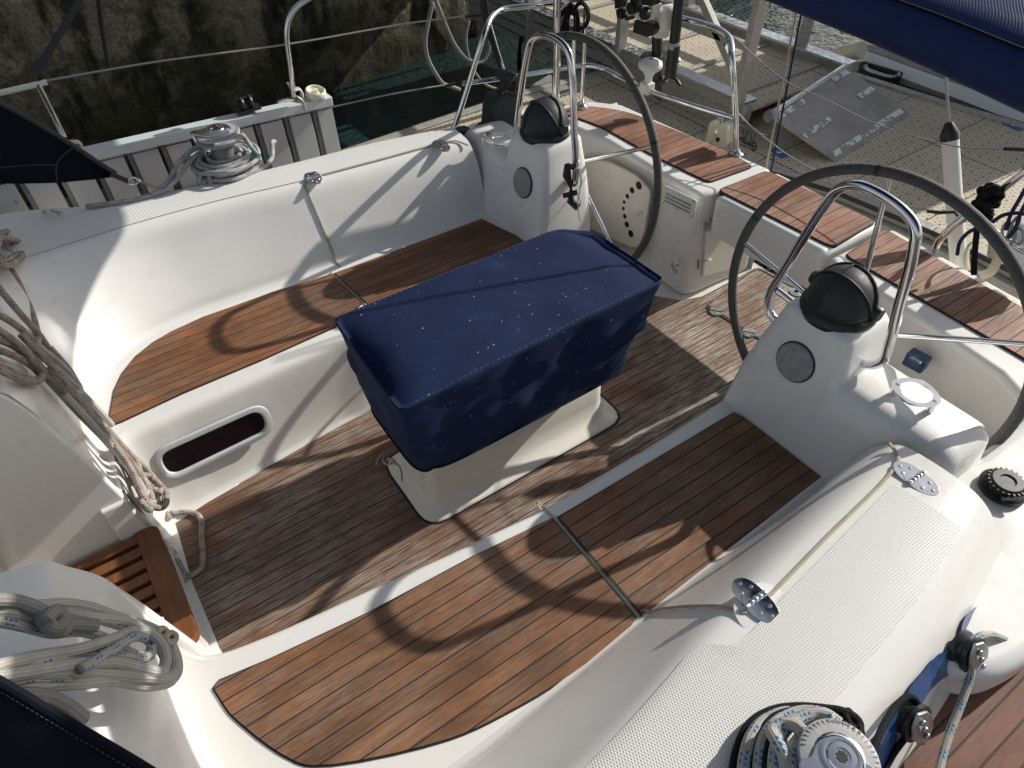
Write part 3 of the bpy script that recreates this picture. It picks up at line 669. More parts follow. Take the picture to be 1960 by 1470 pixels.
# transom: two lockers and the bridging helm seat, all topped with teak
ZS = .60
def block(poly, z1, z0, name, parent, bev=.03):
    m = MB(); m.prism([V((p.x, p.y, z0)) for p in poly], (0, 0, z1 - z0)); return m.build(name, M['gelcoat'], parent, bevel=bev, bseg=4)
lk = px([(1357, 356), (1330, 371), (1240, 316), (1165, 266), (1110, 244), (1068, 228), (1050, 215), (1085, 200), (1130, 192), (1190, 198), (1290, 243), (1462, 312)], ZS)
lk = [V((2.40, 1.92, ZS)), V((2.33, 1.945, ZS)), V((2.33, 2.30, ZS)), V((2.34, 2.63, ZS)), V((2.30, 2.85, ZS)), V((2.20, 2.98, ZS)), V((2.22, 3.10, ZS)), V((2.44, 3.12, ZS)), V((2.58, 3.08, ZS)), V((2.70, 2.92, ZS)), V((2.73, 2.53, ZS)), V((2.79, 1.90, ZS))]
lock_s = block(lk, ZS, .0, 'transom_locker', yacht)
lkp = [V((2.40, 1.275, ZS)), V((2.38, 1.20, ZS)), V((2.34, .80, ZS)), V((2.30, .5, ZS)), V((2.2, .30, ZS)), V((2.05, .16, ZS)), V((2.0, -.4, ZS)), V((2.66, -.4, ZS)), V((2.75, .5, ZS)), V((2.80, 1.26, ZS))]
lkp[1] = at_z(1612, 500, ZS) + V((-.05, 0, 0)); 
lock_p = block(lkp, ZS, .0, 'transom_locker', yacht)
br_ = [V((2.375, 1.895, ZS)), V((2.40, 1.30, ZS)), V((2.79, 1.285, ZS)), V((2.785, 1.885, ZS))]
bridge = block(br_, ZS + .002, .39, 'helm_bridge_seat', yacht)

tS = fillet(px([(1072, 213), (1150, 239), (1240, 291), (1357, 347), (1441, 317), (1400, 292), (1300, 251), (1200, 212), (1130, 202), (1085, 205)], ZS + .01), [.03, .3, .3, .03, .03, .2, .3, .3, .1, .03], 4, True)
panel(tS, ZS + .003, 'teak_transom', lock_s, label='reddish teak seat panel on the quarter by the throttle')
tM = fillet(px([(1375, 363), (1468, 326), (1676, 424), (1592, 471)], ZS + .01), .03, 4, True); panel(tM, ZS + .005, 'teak_transom', bridge, label='middle teak seat panel bridging the stern gate')
tP = fillet(px([(1619, 487), (1694, 437), (1965, 592)], ZS + .01) + [V((2.70, .1, ZS)), V((2.36, .1, ZS))] + px([(1962, 684)], ZS + .01), .03, 4, True); panel(tP, ZS + .003, 'teak_transom', lock_p, label='shaded teak seat panel beside the backstay')
# fittings on the locker faces
fd_ = lk[3] - lk[1]; FX = lk[1].copy(); fn = V((-abs(fd_.y), fd_.x * (1 if fd_.y > 0 else -1), 0)).normalized(); FX += fn * max((q - FX).dot(fn) for q in lk[1:5]) + fn * .002
def onf(u, v, off=0): return at_pl(u, v, FX + fn * off, fn)
dr_ = [onf(*p, .004) for p in ((1120, 300), (1168, 308), (1222, 335), (1249, 365), (1236, 445), (1226, 470), (1215, 475), (1160, 450), (1118, 430))]
dr_ = fillet(dr_, .03, 4, True); m = MB(); m.prism(dr_, fn * .008); door = m.build('locker_door', M['gelcoat_warm'], lock_s, bevel=.003)
m = MB(); m.tube([p + fn * .006 for p in dr_], .0055, 6, closed=True); m.build('door_seal', M['gasket'], door)
for k, (u, v) in enumerate(((1223, 355), (1210, 364), (1201, 375.5), (1195, 386.5), (1193.5, 399), (1196, 414), (1200, 429.5), (1207.5, 447))):
    rr = (.017, .0125, .009, .006, .006, .009, .0125, .016)[k]; m = MB(); m.lathe([(rr + .004, .0), (rr + .003, .003), (rr, .003), (rr * .98, .002), (0, .002)], onf(u, v, .012), fn, 18); q = m.build('vent_hole', M['dark_void'], door)
m = MB(); m.lathe([(.028, 0), (.028, .003), (.024, .006), (0, .006)], onf(1219, 404, .012), fn, 24); m.bar(onf(1211, 402, .02), onf(1228, 407, .02), .008, .006, fn); m.build('door_catch', M['white_plastic'], door)
m = MB(); m.sheet([onf(*p, .0125) for p in ((1139, 319), (1150, 322), (1159, 330), (1160, 340), (1154, 343), (1140, 339))]); m.tube([onf(*p, .0125) for p in ((1139, 319), (1150, 322), (1159, 330), (1160, 340), (1154, 343), (1140, 339))], .002, 6, closed=True); m.build('grip_recess', M['white_plastic'], door)
vp = [onf(*p, .001) for p in ((1274, 354), (1335, 383), (1329, 418), (1268, 388))]
m = MB(); m.prism(fillet(vp, .012, 3, True), fn * .008); vg = m.build('vent_grille', M['white_plastic'], lock_s, bevel=.003)
for k in range(3):
    a, b = vp[0].lerp(vp[3], .35 + .2 * k).lerp(vp[1].lerp(vp[2], .35 + .2 * k), .1), vp[0].lerp(vp[3], .35 + .2 * k).lerp(vp[1].lerp(vp[2], .35 + .2 * k), .88)
    m = MB(); m.tube([a + fn * .009, b + fn * .009], .008, 8, flat=.5); m.build('louvre', M['grey_plastic'], vg)
for t in ((.07, .1), (.5, .1), (.93, .1), (.07, .9), (.5, .9), (.93, .9)):
    m = MB(); m.lathe([(.005, .008), (.005, .011), (0, .011)], vp[0].lerp(vp[1], t[0]).lerp(vp[3].lerp(vp[2], t[0]), t[1]), fn, 10); m.build('screw', M['dull_steel'], vg)
m = MB(); c_ = onf(1295, 509, .0); u_ = V((0, 0, 1)); s_ = fn.cross(u_)
m.box(c_ + fn * .004 + u_ * .012, (.006, .055, .03), Matrix((fn, s_, u_)).transposed()); m.tube([c_ + fn * .012 + s_ * (.022 * math.cos(a)) + u_ * (-.012 + .026 * math.sin(a)) for a in [2 * math.pi * k / 20 for k in range(20)]], .0045, 8, closed=True); m.box(c_ + fn * .008 - u_ * .012, (.008, .03, .03), Matrix((fn, s_, u_)).transposed())
m.build('hasp', M['polished_steel'], lock_s, bevel=.002)
# side door of the locker, facing the stern gate
gy = 1.915; sdp = fillet([at_y(*p, gy) for p in ((1351, 418), (1421, 452), (1398, 512), (1342, 528))], .02, 4, True)
m = MB(); m.prism(sdp, (0, -.012, 0)); d2 = m.build('gate_locker_door', M['white_plastic'], lock_s, bevel=.003)
for u, v in ((1353, 432), (1338, 505)): m = MB(); m.bar(at_y(u, v - 7, 1.895), at_y(u - 1, v + 9, 1.895), .01, .014, (0, 1, 0)); m.build('door_hinge', M['dull_steel'], d2)
for u, v, rr in ((1405, 450, .008), (1405, 461, .010)): m = MB(); m.lathe([(rr, 0), (rr, .002), (0, .002)], at_y(u, v, gy - .012), (0, -1, 0), 14); m.build('vent_hole', M['dark_void'], d2)
m = MB(); p = [at_y(*q, gy - .014) for q in ((1343, 505), (1352, 496), (1362, 496), (1361, 504), (1350, 508))]; m.prism(p, (0, -.006, 0)); m.build('pull', M['gelcoat'], d2, bevel=.003)
# shower box on the port locker face
c_ = at_x(1755, 690, 2.25); m = MB(); m.box(c_, (.05, .075, .06), Matrix.Rotation(.1, 3, 'Z')); m.box(c_ + V((-.03, -.005, .012)), (.03, .05, .03)); m.build('shower_box', M['blue_plastic'], lock_p, bevel=.006)
# hull, side decks and aft decks
BEAM = ((-3.0, 1.75), (-1.5, 1.95), (0, 2.0), (.6, 1.97), (1.2, 1.86), (1.7, 1.60), (2.1, 1.53), (2.82, 1.46))
m = MB()
hull = []
for x, yb in BEAM:
    yw = lambda s, x, yb: yb + (.4 if s < 0 and x < 1.8 else 0)
    hull.append([V((x, 1.64 + s * w * yw(s, x, yb), z)) for s, w, z in ((1, 1.0, .47), (1, 1.03, .30), (1, 1.0, -.2), (1, .86, -.75), (-1, .86, -.75), (-1, 1.0, -.2), (-1, 1.03, .30), (-1, 1.0, .47))])
m.grid(hull); m.face([m.bm.verts.new(p) for p in hull[-1][:4] + hull[-1][4:8] + [V((2.82, 1.30, .47)), V((2.82, 1.30, -.02)), V((2.82, 1.90, -.02)), V((2.82, 1.90, .47))]]); m.build('hull', M['gelcoat'], yacht, angle=30)
for s in (1, -1):
    a = [V((x, 1.64 + s * yw(s, x, yb), .472)) for x, yb in BEAM]
    b = [V((x, 1.64 + s * 1.40, .472)) for x, _ in BEAM]
    m = MB(); m.grid([a, b]); m.build('side_deck', M['teak_deck'], yacht, smooth=False)
    m = MB(); m.tube([p + V((0, 0, .02)) for p in a], .022, 8); m.build('toe_rail', M['aluminium'], yacht)
# aft deck beside the near console: a flat shelf with a rolled edge
ad = px([(1890, 905), (1838, 935), (1800, 985), (1812, 1040), (1850, 1085), (1895, 1098), (1950, 1080), (1975, 1040)], .62)
ad = [V((1.60, .42, .62)), V((1.42, .30, .62)), V((1.30, .20, .62)), V((1.235, .09, .62)), V((1.22, .02, .62)), V((1.27, -.05, .62)), V((1.40, -.09, .62)), V((1.7, -.10, .62)), V((2.6, .0, .62)), V((2.6, .34, .62)), V((1.9, .34, .62))]
m = MB(); m.prism([V((p.x, p.y, .47)) for p in cat(ad[:9], 5) + ad[9:]], (0, 0, .15)); aft = m.build('aft_deck', M['gelcoat'], yacht, bevel=.05, bseg=5)
ads = [V((1.25, 2.9, 0)), V((1.32, 3.0, 0)), V((1.5, 3.06, 0)), V((1.68, 3.14, 0)), V((1.85, 3.19, 0)), V((2.2, 3.17, 0)), V((2.3, 3.12, 0)), V((2.3, 2.95, 0)), V((1.9, 2.9, 0))]; m = MB(); m.prism([V((p.x, p.y, .46)) for p in ads], (0, 0, .18)); aft_s = m.build('aft_deck', M['gelcoat'], yacht, bevel=.05, bseg=5)
c_ = at_z(1918, 935, .625); m = MB(); m.lathe([(.064, 0), (.064, .012), (.05, .02), (.046, .034), (.040, .04), (.022, .04), (.02, .036), (0, .036)], c_, seg=32)
for k in range(22):
    a = 2 * math.pi * k / 22; m.box(c_ + V((math.cos(a) * .048, math.sin(a) * .048, .026)), (.006, .006, .018))
m.bar(c_ + V((-.06, -.02, .022)), c_ + V((-.02, -.055, .03)), .012, .008); m.build('deck_filler_cap', M['black_plastic'], aft, angle=35)
# the blue flash along the coaming side
G2 = []
def side_pt(x, t):  # t 0 top of the coaming side, 1 at the deck
    r = [nearest(gp, x, k) for k in range(36, 55)]
    q = t * (len(r) - 1); i = min(int(q), len(r) - 2); p = r[i].lerp(r[i + 1], q - i); return V((x, p.y - .0035, p.z + .0025))
fu = [(1933, 1130), (1853, 1174), (1842, 1195), (1836, 1222), (1821, 1242), (1794, 1254), (1774, 1278), (1744, 1313), (1726, 1349), (1705, 1376), (1661, 1426), (1620, 1480)]
fl_ = [(1937, 1132), (1916, 1157), (1889, 1174), (1880, 1189), (1856, 1219), (1836, 1248), (1830, 1278), (1794, 1308), (1774, 1331), (1762, 1355), (1726, 1414), (1690, 1480)]
sp0 = side_pt(.9, .55); e1_ = (side_pt(1.15, .55) - side_pt(.65, .55)).normalized(); e2_ = (side_pt(.9, .85) - side_pt(.9, .25)).normalized(); sn_ = e1_.cross(e2_).normalized(); sn_ = sn_ if sn_.y < 0 else -sn_
def on_side(u, v):
    p = at_pl(u, v, sp0, sn_)
    for _ in range(3):
        best = min((side_pt(p.x, t / 14) for t in range(15)), key=lambda q: abs(q.z - p.z)); p = at_pl(u, v, best + sn_ * .004, sn_)
    return p
U_, L_ = cat([on_side(*q) for q in fu], 5), cat([on_side(*q) for q in fl_], 5)
st = [[a.lerp(b, k / 5) for k in range(6)] for a, b in zip(U_, L_)]
m = MB(); m.grid(st); m.build('blue_flash', M['blue_stripe'], coam_p)
# ================================================================== FITTINGS THAT TURN, LIFT OFF OR LIE LOOSE
WN = V((math.cos(math.radians(3.5)), 0, -math.sin(math.radians(3.5))))
def make_wheel(loc, name, label):
    t = thing(name, label, 'steering wheel', loc, 'steering wheels of the two helms'); C0 = V(loc)
    e1 = V((0, 1, 0)); e2 = WN.cross(e1)
    e2 = e2 if e2.z > 0 else -e2
    pt = lambda r, a: C0 + e1 * (r * math.cos(a)) + e2 * (r * math.sin(a))
    m = MB(); m.tube([pt(.548, 2 * math.pi * k / 96) for k in range(96)], .0178, 12, closed=True); rim = m.build('rim', M['wheel_leather'], t)
    for a0 in (.35, 1.3, 2.6, 3.9, 5.1):
        m = MB(); m.tube([pt(.548, a0 + .022 * k / 4) for k in range(5)], .0186, 12); m.build('binding', M['black_rubber'], rim)
    for k in range(5):
        a = math.radians(7 + 72 * k); m = MB()
        m.tube([pt(.05, a) - WN * .03, pt(.30, a) - WN * .012, pt(.535, a)], lambda q: .0105 - .002 * q, 10); m.build('spoke', M['polished_steel'], t)
    m = MB(); m.lathe([(.03, -.10), (.03, -.05), (.062, -.045), (.066, -.03), (.062, -.012), (.03, -.004), (.02, .012), (0, .014)], C0, WN, 28); m.build('hub', M['polished_steel'], t)
    return t
wp = make_wheel((2.002, .879, .683), 'steering_wheel', 'large leather bound steering wheel behind the near binnacle, its rim dipping beside the deck filler')
ws = copy_tree(wp); ws.location = (1.98, 2.422, .675); ws['label'] = 'large dark leather bound steering wheel behind the far binnacle, beside the throttle lever'
def make_compass(loc, label):
    t = thing('compass', label, 'compass', loc, 'covered steering compasses'); c = V(loc); ax = V((-.12, .0, 1)).normalized()
    m = MB(); m.lathe([(.0, -.004), (.118, -.004), (.120, .012), (.112, .026), (.106, .03), (.1055, .045), (.0, .045)], c, ax, 40)
    for s in (-1, 1): m.lathe([(.022, -.018), (.024, -.012), (.024, .012), (.020, .018), (0, .018)], c + V((.01, s * .108, .045)), (0, s, 0), 16)
    m.build('flange', M['black_plastic'], t, angle=35)
    m = MB(); m.lathe([(.105, .03), (.1045, .05), (.099, .072), (.088, .096), (.072, .117), (.050, .134), (.026, .144), (0, .147)], c, ax, 40); dome = m.build('dome_cover', M['black_rubber'], t, angle=60)
    R_ = lambda a, tilt: c + ax * .03 + Matrix.Rotation(tilt, 3, 'Y') @ V((0, math.cos(a) * .1085, math.sin(a) * .120))
    for tilt in (.30, -.35):
        m = MB(); m.tube([R_(math.pi * k / 28, tilt) for k in range(29)], .0042, 8, flat=1.0); m.build('moulded_rib', M['black_rubber'], dome)
    m = MB(); m.tube([c + ax * .03 + V((math.cos(a) * .108, .018, math.sin(a) * .119)) for a in [math.pi * k / 20 for k in range(21)]], .0028, 6); m.build('moulded_rib', M['black_rubber'], dome)
    return t
c1 = make_compass((1.803, .868, .878), 'black domed compass cover on top of the near binnacle')
c2 = copy_tree(c1); c2.location = (1.80, 2.432, .878); c2['label'] = 'black domed compass cover on top of the far binnacle'

# ---------------------------------------------------------------- table under its cover
table = thing('cockpit_table', 'white moulded pedestal of the cockpit table, standing on the teak floor under a navy cover', 'table', (1.04, 1.66, 0))
bc = px([(745, 890), (790, 965), (832, 1000), (870, 996), (1113, 852), (1165, 818), (1184, 796), (1172, 780)], .008)
x0, x1 = .535, 1.525; y0, y1 = 1.455, 1.868
lv = [(x0, x1, y0, y1, .0, .09), (x0, x1, y0, y1, .008, .09), (x0 + .012, x1 - .012, y0 + .012, y1 - .012, .014, .085), (x0 + .04, x1 - .035, y0 + .045, y1 - .045, .022, .08), (x0 + .058, x1 - .055, y0 + .070, y1 - .070, .05, .065), (x0 + .064, x1 - .062, y0 + .082, y1 - .082, .11, .05), (x0 + .068, x1 - .068, y0 + .088, y1 - .088, .50, .045)]
m = loft_rr([(a, b, c, d, e, f) for a, b, c, d, e, f in lv]); ped = m.build('pedestal', M['gelcoat_warm'], table, angle=180)
m = MB(); m.tube([p for p in rrect(x0 - .003, x1 + .003, y0 - .003, y1 + .003, .007, .092)], .006, 6, closed=True, flat=.5); m.build('caulking', M['caulk'], ped)
m = MB(); m.box((1.03, 1.66, .715), (.86, .36, .04)); m.build('table_top', M['oiled_teak'], table, bevel=.01)
for yy in (1.515, 1.815): m = MB(); m.box((1.03, yy, .60), (.80, .022, .16)); m.build('table_leaf', M['oiled_teak'], table, bevel=.008)
m = MB(); m.bar((.85, 1.66, .4), (.85, 1.66, .69), .1, .3, (0, 1, 0)); m.bar((1.2, 1.66, .4), (1.2, 1.66, .69), .1, .3, (0, 1, 0)); m.build('table_frame', M['dull_steel'], table)
top = px([(640, 606), (1105, 420), (1170, 442), (1273, 528), (1262, 544), (766, 786), (750, 752), (722, 662), (690, 628)], .765)
hem = px([(668, 705), (900, 640)], .36)
A_, B_, C_, D_ = at_z(638, 609, .765), at_z(1106, 421, .765), at_z(1270, 533, .765), at_z(764, 785, .765)
def lerpq(u, v): return A_.lerp(B_, u).lerp(D_.lerp(C_, u), v)
loop_uv = fillet([V(p + (0,)) for p in ((.0, .0), (.90, -.0), (1.0, .22), (1.0, 1.0), (.0, 1.0))], [.03, .06, .06, .03, .035], 5, True)
dense = []
for i, p in enumerate(loop_uv):
    q = loop_uv[(i + 1) % len(loop_uv)]; k = max(1, int((q - p).length / .02))
    dense += [p.lerp(q, j / k) for j in range(k)]
cen = V((1.035, 1.665, 0)); hx0, hx1, hy0, hy1 = .535, 1.50, 1.432, 1.895
rows = []
rn = lambda p, s: noise.noise(p * s)
def zdrop(p):
    e = max(0, 1 - p.x / .13); return .062 * e * e * max(0, math.sin(math.pi * min(1, max(0, p.y)))) ** .6 + .02 * max(0, (p.x - .9) / .1)
NL = 22
for k in range(NL + 1):
    t = k / NL; r = []
    for p in dense:
        a = lerpq(p.x, p.y); xh = hx0 + (hx1 - hx0) * min(1, max(0, p.x)); yh = hy1 + (hy0 - hy1) * min(1, max(0, p.y))
        # corners of the hem are rounder than those of the top
        cx_, cy_ = (xh - cen.x) / ((hx1 - hx0) / 2), (yh - cen.y) / ((hy1 - hy0) / 2)
        d_ = max(abs(cx_), abs(cy_)); s_ = 1 - .10 * (min(abs(cx_), abs(cy_)) / max(d_, 1e-6)) ** 6
        b = V((cen.x + (xh - cen.x) * s_, cen.y + (yh - cen.y) * s_, .345))
        tt = t ** .93; q = a.lerp(b, tt); q.z = a.z - (a.z - b.z) * t
        if p.x < .02 and t < .5: q.z -= 0
        out = V((cx_, cy_, 0)); out = out.normalized() if out.length else out
        drape = math.sin(math.pi * min(1, t * 1.05)); a = a.copy(); a.z -= .012 + zdrop(p)
        w_ = .026 * rn(V((q.x * 2.0, q.y * 2.0, q.z * 3.2)), 2.4) + .017 * rn(V((q.x + q.z * .9, q.y, q.z * 2.2 - q.x * 1.1)), 6.5) + .005 * rn(V((q.x - q.z, q.y + q.z, q.z)), 17)
        q = q + out * (w_ * 1.3 * drape) + out * (.006 * drape)
        # the leaf edge shows as a slight fold below the rim
        q += out * (.003 * math.exp(-((t - .06) / .05) ** 2))
        r.append(q)
    rows.append(r)
m = MB()
ins = []
for s_, dz in ((.0, 0), ):
    pass
topc = sum(rows[0], V()) / len(rows[0]); topc.z = .757
cuv = V((.5, .5, 0)); inner = []
for f in (.0, .15, .3, .42, .54, .64, .73, .80, .86, .91, .95, .98):
    r = []
    for p in dense:
        uv_ = cuv.lerp(p, f); q = lerpq(uv_.x, uv_.y); q.z += .006 * rn(q, 4) + .004 * rn(q, 11) - zdrop(uv_) - .004 * max(0, (f - .9) / .1) + .002
        r.append(q)
    inner.append(r)
# hem lifts a little toward the aft end
for r in (rows[-3:]):
    for p in r: p.z += .0
g = m.grid(inner + rows, cu=True)
cover = m.build('table_cover', M['navy_canvas'], None, angle=180)
tag(cover, 'navy canvas cover draped over the cockpit table, dusty with white specks', 'table cover')
rim = [p + V((0, 0, .004)) for p in rows[0]]
m = MB()
for f_ in (.985,):
    pts = [q + V((0, 0, .0012)) for q in inner[-1]]
    for i in range(0, len(pts)): 
        a, b = pts[i], pts[(i + 1) % len(pts)]
        m.tube([a.lerp(b, .1), a.lerp(b, .6)], .0011, 4)
m.build('stitching', simple('thread', (.07, .10, .22), .8), cover)
m = MB(); m.tube([p + (p - cen).normalized() * .002 * 0 + V((0, 0, .002)) for p in rows[-1]], .006, 6, closed=True); m.build('hem', M['dark_canvas'], cover)
tie = thing('tie_cord', 'beige tie cord knotted at the forward hem of the navy table cover', 'cord', at_z(748, 872, .34))
m = MB()
for pts in (((744, 862), (737, 868), (729, 884)), ((745, 868), (742, 876), (752, 884), (764, 880), (758, 874), (748, 876)), ((757, 880), (772, 886), (778, 900), (779, 916)), ((750, 872), (760, 874), (770, 884))):
    m.tube(cat([at_z(u, v, .335) + V((-.02, -.0, 0)) for u, v in pts], 8), .0038, 8)
m.build('cord', M['rope_cream'], tie)

# ---------------------------------------------------------------- companionway step of teak slats
step = thing('companionway_step', 'oiled teak slatted step in the companionway entrance', 'step', (-.47, 1.62, .2))
zt = .255; sx0, sx1, sy0, sy1 = -.66, -.295, 1.375, 1.875
m = MB(); fr = fillet([(sx1 - .075, sy0, zt - .035), (sx1, sy0, zt - .035), (sx1, sy1, zt - .035), (sx1 - .075, sy1, zt - .035)], [.001, .045, .045, .001], 6, True); m.prism(fr, (0, 0, .035)); m.build('frame', M['oiled_teak'], step, bevel=.006, bseg=3)
for k in range(9):
    y = sy0 + .022 + k * (sy1 - sy0 - .044) / 8; m = MB(); m.box(((sx0 + sx1 - .075) / 2, y, zt - .019), (sx1 - .075 - sx0, .038, .030)); m.build('slat', M['oiled_teak'], step, bevel=.003)
m = MB(); m.box((sx0 - .01, 1.62, zt - .02), (.03, .5, .034)); m.build('frame', M['oiled_teak'], step, bevel=.004)
m = MB(); m.box((-.5, 1.62, zt - .05), (.34, .47, .02)); m.build('bearer', M['seam_dark'], step)

# ---------------------------------------------------------------- winches
def make_winch(c, name, label):
    t = thing(name, label, 'winch', c, 'self tailing winches on the coamings'); c = V(c)
    m = MB(); m.lathe([(.092, .0), (.094, .012), (.086, .03), (.080, .045), (.074, .05)], c, seg=40); m.build('base', M['dull_steel'], t, angle=40)
    m = MB(); m.lathe([(.073, .05), (.066, .06), (.058, .09), (.056, .12), (.060, .14), (.068, .15)], c, seg=40); m.build('drum', M['grey_metal'], t)
    m = MB(); m.lathe([(.06, .148), (.098, .156), (.103, .163), (.098, .168), (.062, .172), (.062, .180), (.098, .183), (.104, .189), (.102, .196), (.088, .200), (.055, .200)], c, seg=48); jaw = m.build('self_tailer', M['grey_plastic'], t, angle=40)
    for k in range(44):
        a = 2 * math.pi * k / 44
        if 2.2 < a < 4.2: continue
        m = MB() if k == 0 else m; m.box(c + V((math.cos(a) * .092, math.sin(a) * .092, .1995)), (.012, .003, .002), Matrix.Rotation(a, 3, 'Z'))
    m.build('ridges', M['grey_metal'], jaw)
    m = MB(); m.lathe([(.066, .198), (.066, .203), (.058, .211), (.045, .214), (.040, .212), (.036, .217), (.022, .218), (.021, .212), (0, .212)], c, seg=40); cap = m.build('top_cap', M['polished_steel'], t, angle=35)
    m = MB(); m.prism([c + V((math.cos(a) * (.0165 if k % 2 else .0125), math.sin(a) * (.0165 if k % 2 else .0125), .2125)) for k, a in enumerate([2 * math.pi * q / 16 for q in range(16)])], (0, 0, .002)); m.build('socket', M['dark_void'], cap, smooth=False)
    m = MB(); arm = cat([(.048, -.060, 0), (.0, -.066, 0), (-.05, -.05, 0), (-.098, .01, 0), (-.112, .040, 0), (-.094, .056, 0), (-.062, .048, 0), (-.03, .058, 0), (.01, .062, 0)], 6)
    m.prism([c + V((p.x, p.y, .201)) for p in arm], (0, 0, .008)); m.tube([c + V((-.10, .04, .20)), c + V((-.10, .042, .17)), c + V((-.08, .04, .13))], .009, 8); m.build('feeder_arm', M['polished_steel'], t, bevel=.003)
    return t
WPc = at_z(1612, 1448, .895); WPc.z = .745
w1 = make_winch(WPc, 'winch', 'large winch in the near corner wrapped in black and white ropes')
w1.scale = (.70,) * 3
word = 'LEWMAR'; m = MB()
for k, ch in enumerate(word):
    a = .95 - k * .165; me = letters(ch, .0165)
    p = WPc + V((math.cos(a) * .0965, math.sin(a) * .0965, .2006)); add_mesh(m, me, Matrix.Translation(p) @ Matrix.Rotation(a - math.pi / 2, 4, 'Z')); bpy.data.meshes.remove(me)
jaw1 = [x for x in bpy.data.objects if x.parent == w1 and x.name.startswith('self_tailer')][0]
WSb = at_z(440, 326, .735); WSc = V((WSb.x, WSb.y, .735))
w2 = copy_tree(w1); w2.location = WSc; w2.scale = (.95,) * 3; w2['label'] = 'winch on the far coaming with a blue flecked rope coiled round it'
m.build('lettering', M['engraving'], jaw1, smooth=False, label='maker lettering LEWMAR round the rim')

def ropes(name, label, paths, mat, r, group=None, loc=None, n=8, cat_='rope'):
    """one rope of one mesh; its runs are given as lists of points"""
    m = MB()
    for p in paths:
        rr = r
        if isinstance(p, tuple) and isinstance(p[0], float): rr, p = p
        m.tube(cat(p, n), rr, 10)
    o = m.build(name, M[mat], None, angle=180); tag(o, label, cat_, group); return o
def coil(c, r0, r1, z0, z1, turns, ph=0, n=26, wob=.006, el=1.0, seed=1):
    out = []
    for k in range(int(turns * n) + 1):
        t = k / (turns * n); a = ph + 2 * math.pi * k / n; r = r0 + (r1 - r0) * t + wob * noise.noise(V((math.cos(a) * 1.5 + seed * 3, math.sin(a) * 1.5, t * turns * 1.7)))
        out.append(V((c.x + math.cos(a) * r, c.y + math.sin(a) * r * el, z0 + (z1 - z0) * t + wob * .6 * noise.noise(V((a * .9, seed, t * 5))))))
    return out
# near winch: white and blue sheet in thick turns, black line between them
def zp(pts, z0, zv=.012): return [at_z(u, v, z0 + zv * math.sin(i * 1.3)) for i, (u, v) in enumerate(pts)]
ropes('sheet_rope', 'white and blue flecked sheet wound in fat turns round the near winch', [coil(WPc, .062, .066, .765, .835, 3.0, 2.2, seed=2, wob=.004),
    zp([(1420, 1500), (1428, 1440), (1443, 1402), (1470, 1376), (1510, 1364), (1550, 1376), (1580, 1392)], .785), zp([(1452, 1500), (1456, 1440), (1470, 1402), (1500, 1374), (1540, 1362), (1582, 1368), (1606, 1384)], .80), zp([(1480, 1500), (1484, 1442), (1494, 1408), (1524, 1380), (1562, 1368), (1596, 1376)], .825),
    zp([(1506, 1478), (1498, 1440), (1486, 1418), (1478, 1400), (1496, 1386), (1524, 1390), (1540, 1404)], .845), zp([(1434, 1500), (1442, 1450), (1462, 1412), (1490, 1390)], .765), zp([(1520, 1500), (1514, 1462), (1520, 1430), (1545, 1404)], .84)], 'rope_blue', .0128)
ropes('rope', 'black line looped round the foot of the near winch', [zp([(1400, 1500), (1410, 1440), (1434, 1388), (1478, 1360), (1530, 1353), (1580, 1357), (1612, 1362), (1636, 1374), (1645, 1388), (1638, 1396), (1626, 1388), (1618, 1372), (1626, 1362)], .765, .006), zp([(1438, 1500), (1446, 1432), (1460, 1398), (1486, 1372), (1520, 1360)], .79, .006), zp([(1466, 1500), (1470, 1440), (1482, 1404), (1508, 1378)], .815, .006), zp([(1640, 1380), (1646, 1400), (1648, 1420)], .76, .004)], 'rope_black', .0098)
# deck blocks and the lines through them
def make_block(c, ax, label):
    c = V(c); ax = V(ax).normalized(); t = thing('deck_block', label, 'block', c, 'deck blocks on the blue striped coaming side')
    u = ax.cross(V((1, 0, .3))).normalized(); w_ = ax.cross(u)
    m = MB(); m.lathe([(.040, -.022), (.046, -.020), (.046, -.010), (.040, -.004), (.040, .004), (.046, .010), (.046, .020), (.040, .022)], c, ax, 30); m.build('sheave', M['black_plastic'], t, angle=40)
    m = MB(); pl = [c + ax * .024 + u * (.052 * math.cos(a) * (1.15 if k in (0, 4) else 1)) + w_ * (.036 * math.sin(a)) for k, a in enumerate([2 * math.pi * q / 8 for q in range(8)])]; m.prism(pl, ax * .008)
    for s in (-1, 0, 1): m.lathe([(.008, .032), (.008, .038), (.004, .04), (0, .04)], c + u * s * .030, ax, 12)
    m.build('cheek_plate', M['dull_steel'], t, bevel=.003)
    m = MB(); tri = [c + ax * .0325 + u * a_ + w_ * b_ for a_, b_ in ((.022, .012), (.005, .012), (.013, -.002))]; m.prism(tri, ax * .001); m.prism([c + ax * .0325 + u * -a_ + w_ * -b_ for a_, b_ in ((.022, .012), (.005, .012), (.013, -.002))], ax * .001); m.build('embossing', M['grey_plastic'], t, smooth=False)
    m = MB(); m.box(c - ax * .005 - u * .055, (.06, .05, .02), Matrix((ax, u, w_)).transposed()); m.build('base', M['grey_metal'], t, bevel=.004)
    return t
b1c, b2c = at_z(1850, 1246, .625), at_z(1742, 1376, .625)
make_block(b1c, (-.05, -1, .42), 'upper deck block carrying the white and blue flecked rope')
make_block(b2c, (-.05, -1, .42), 'lower deck block on the blue flash with a black line behind it')
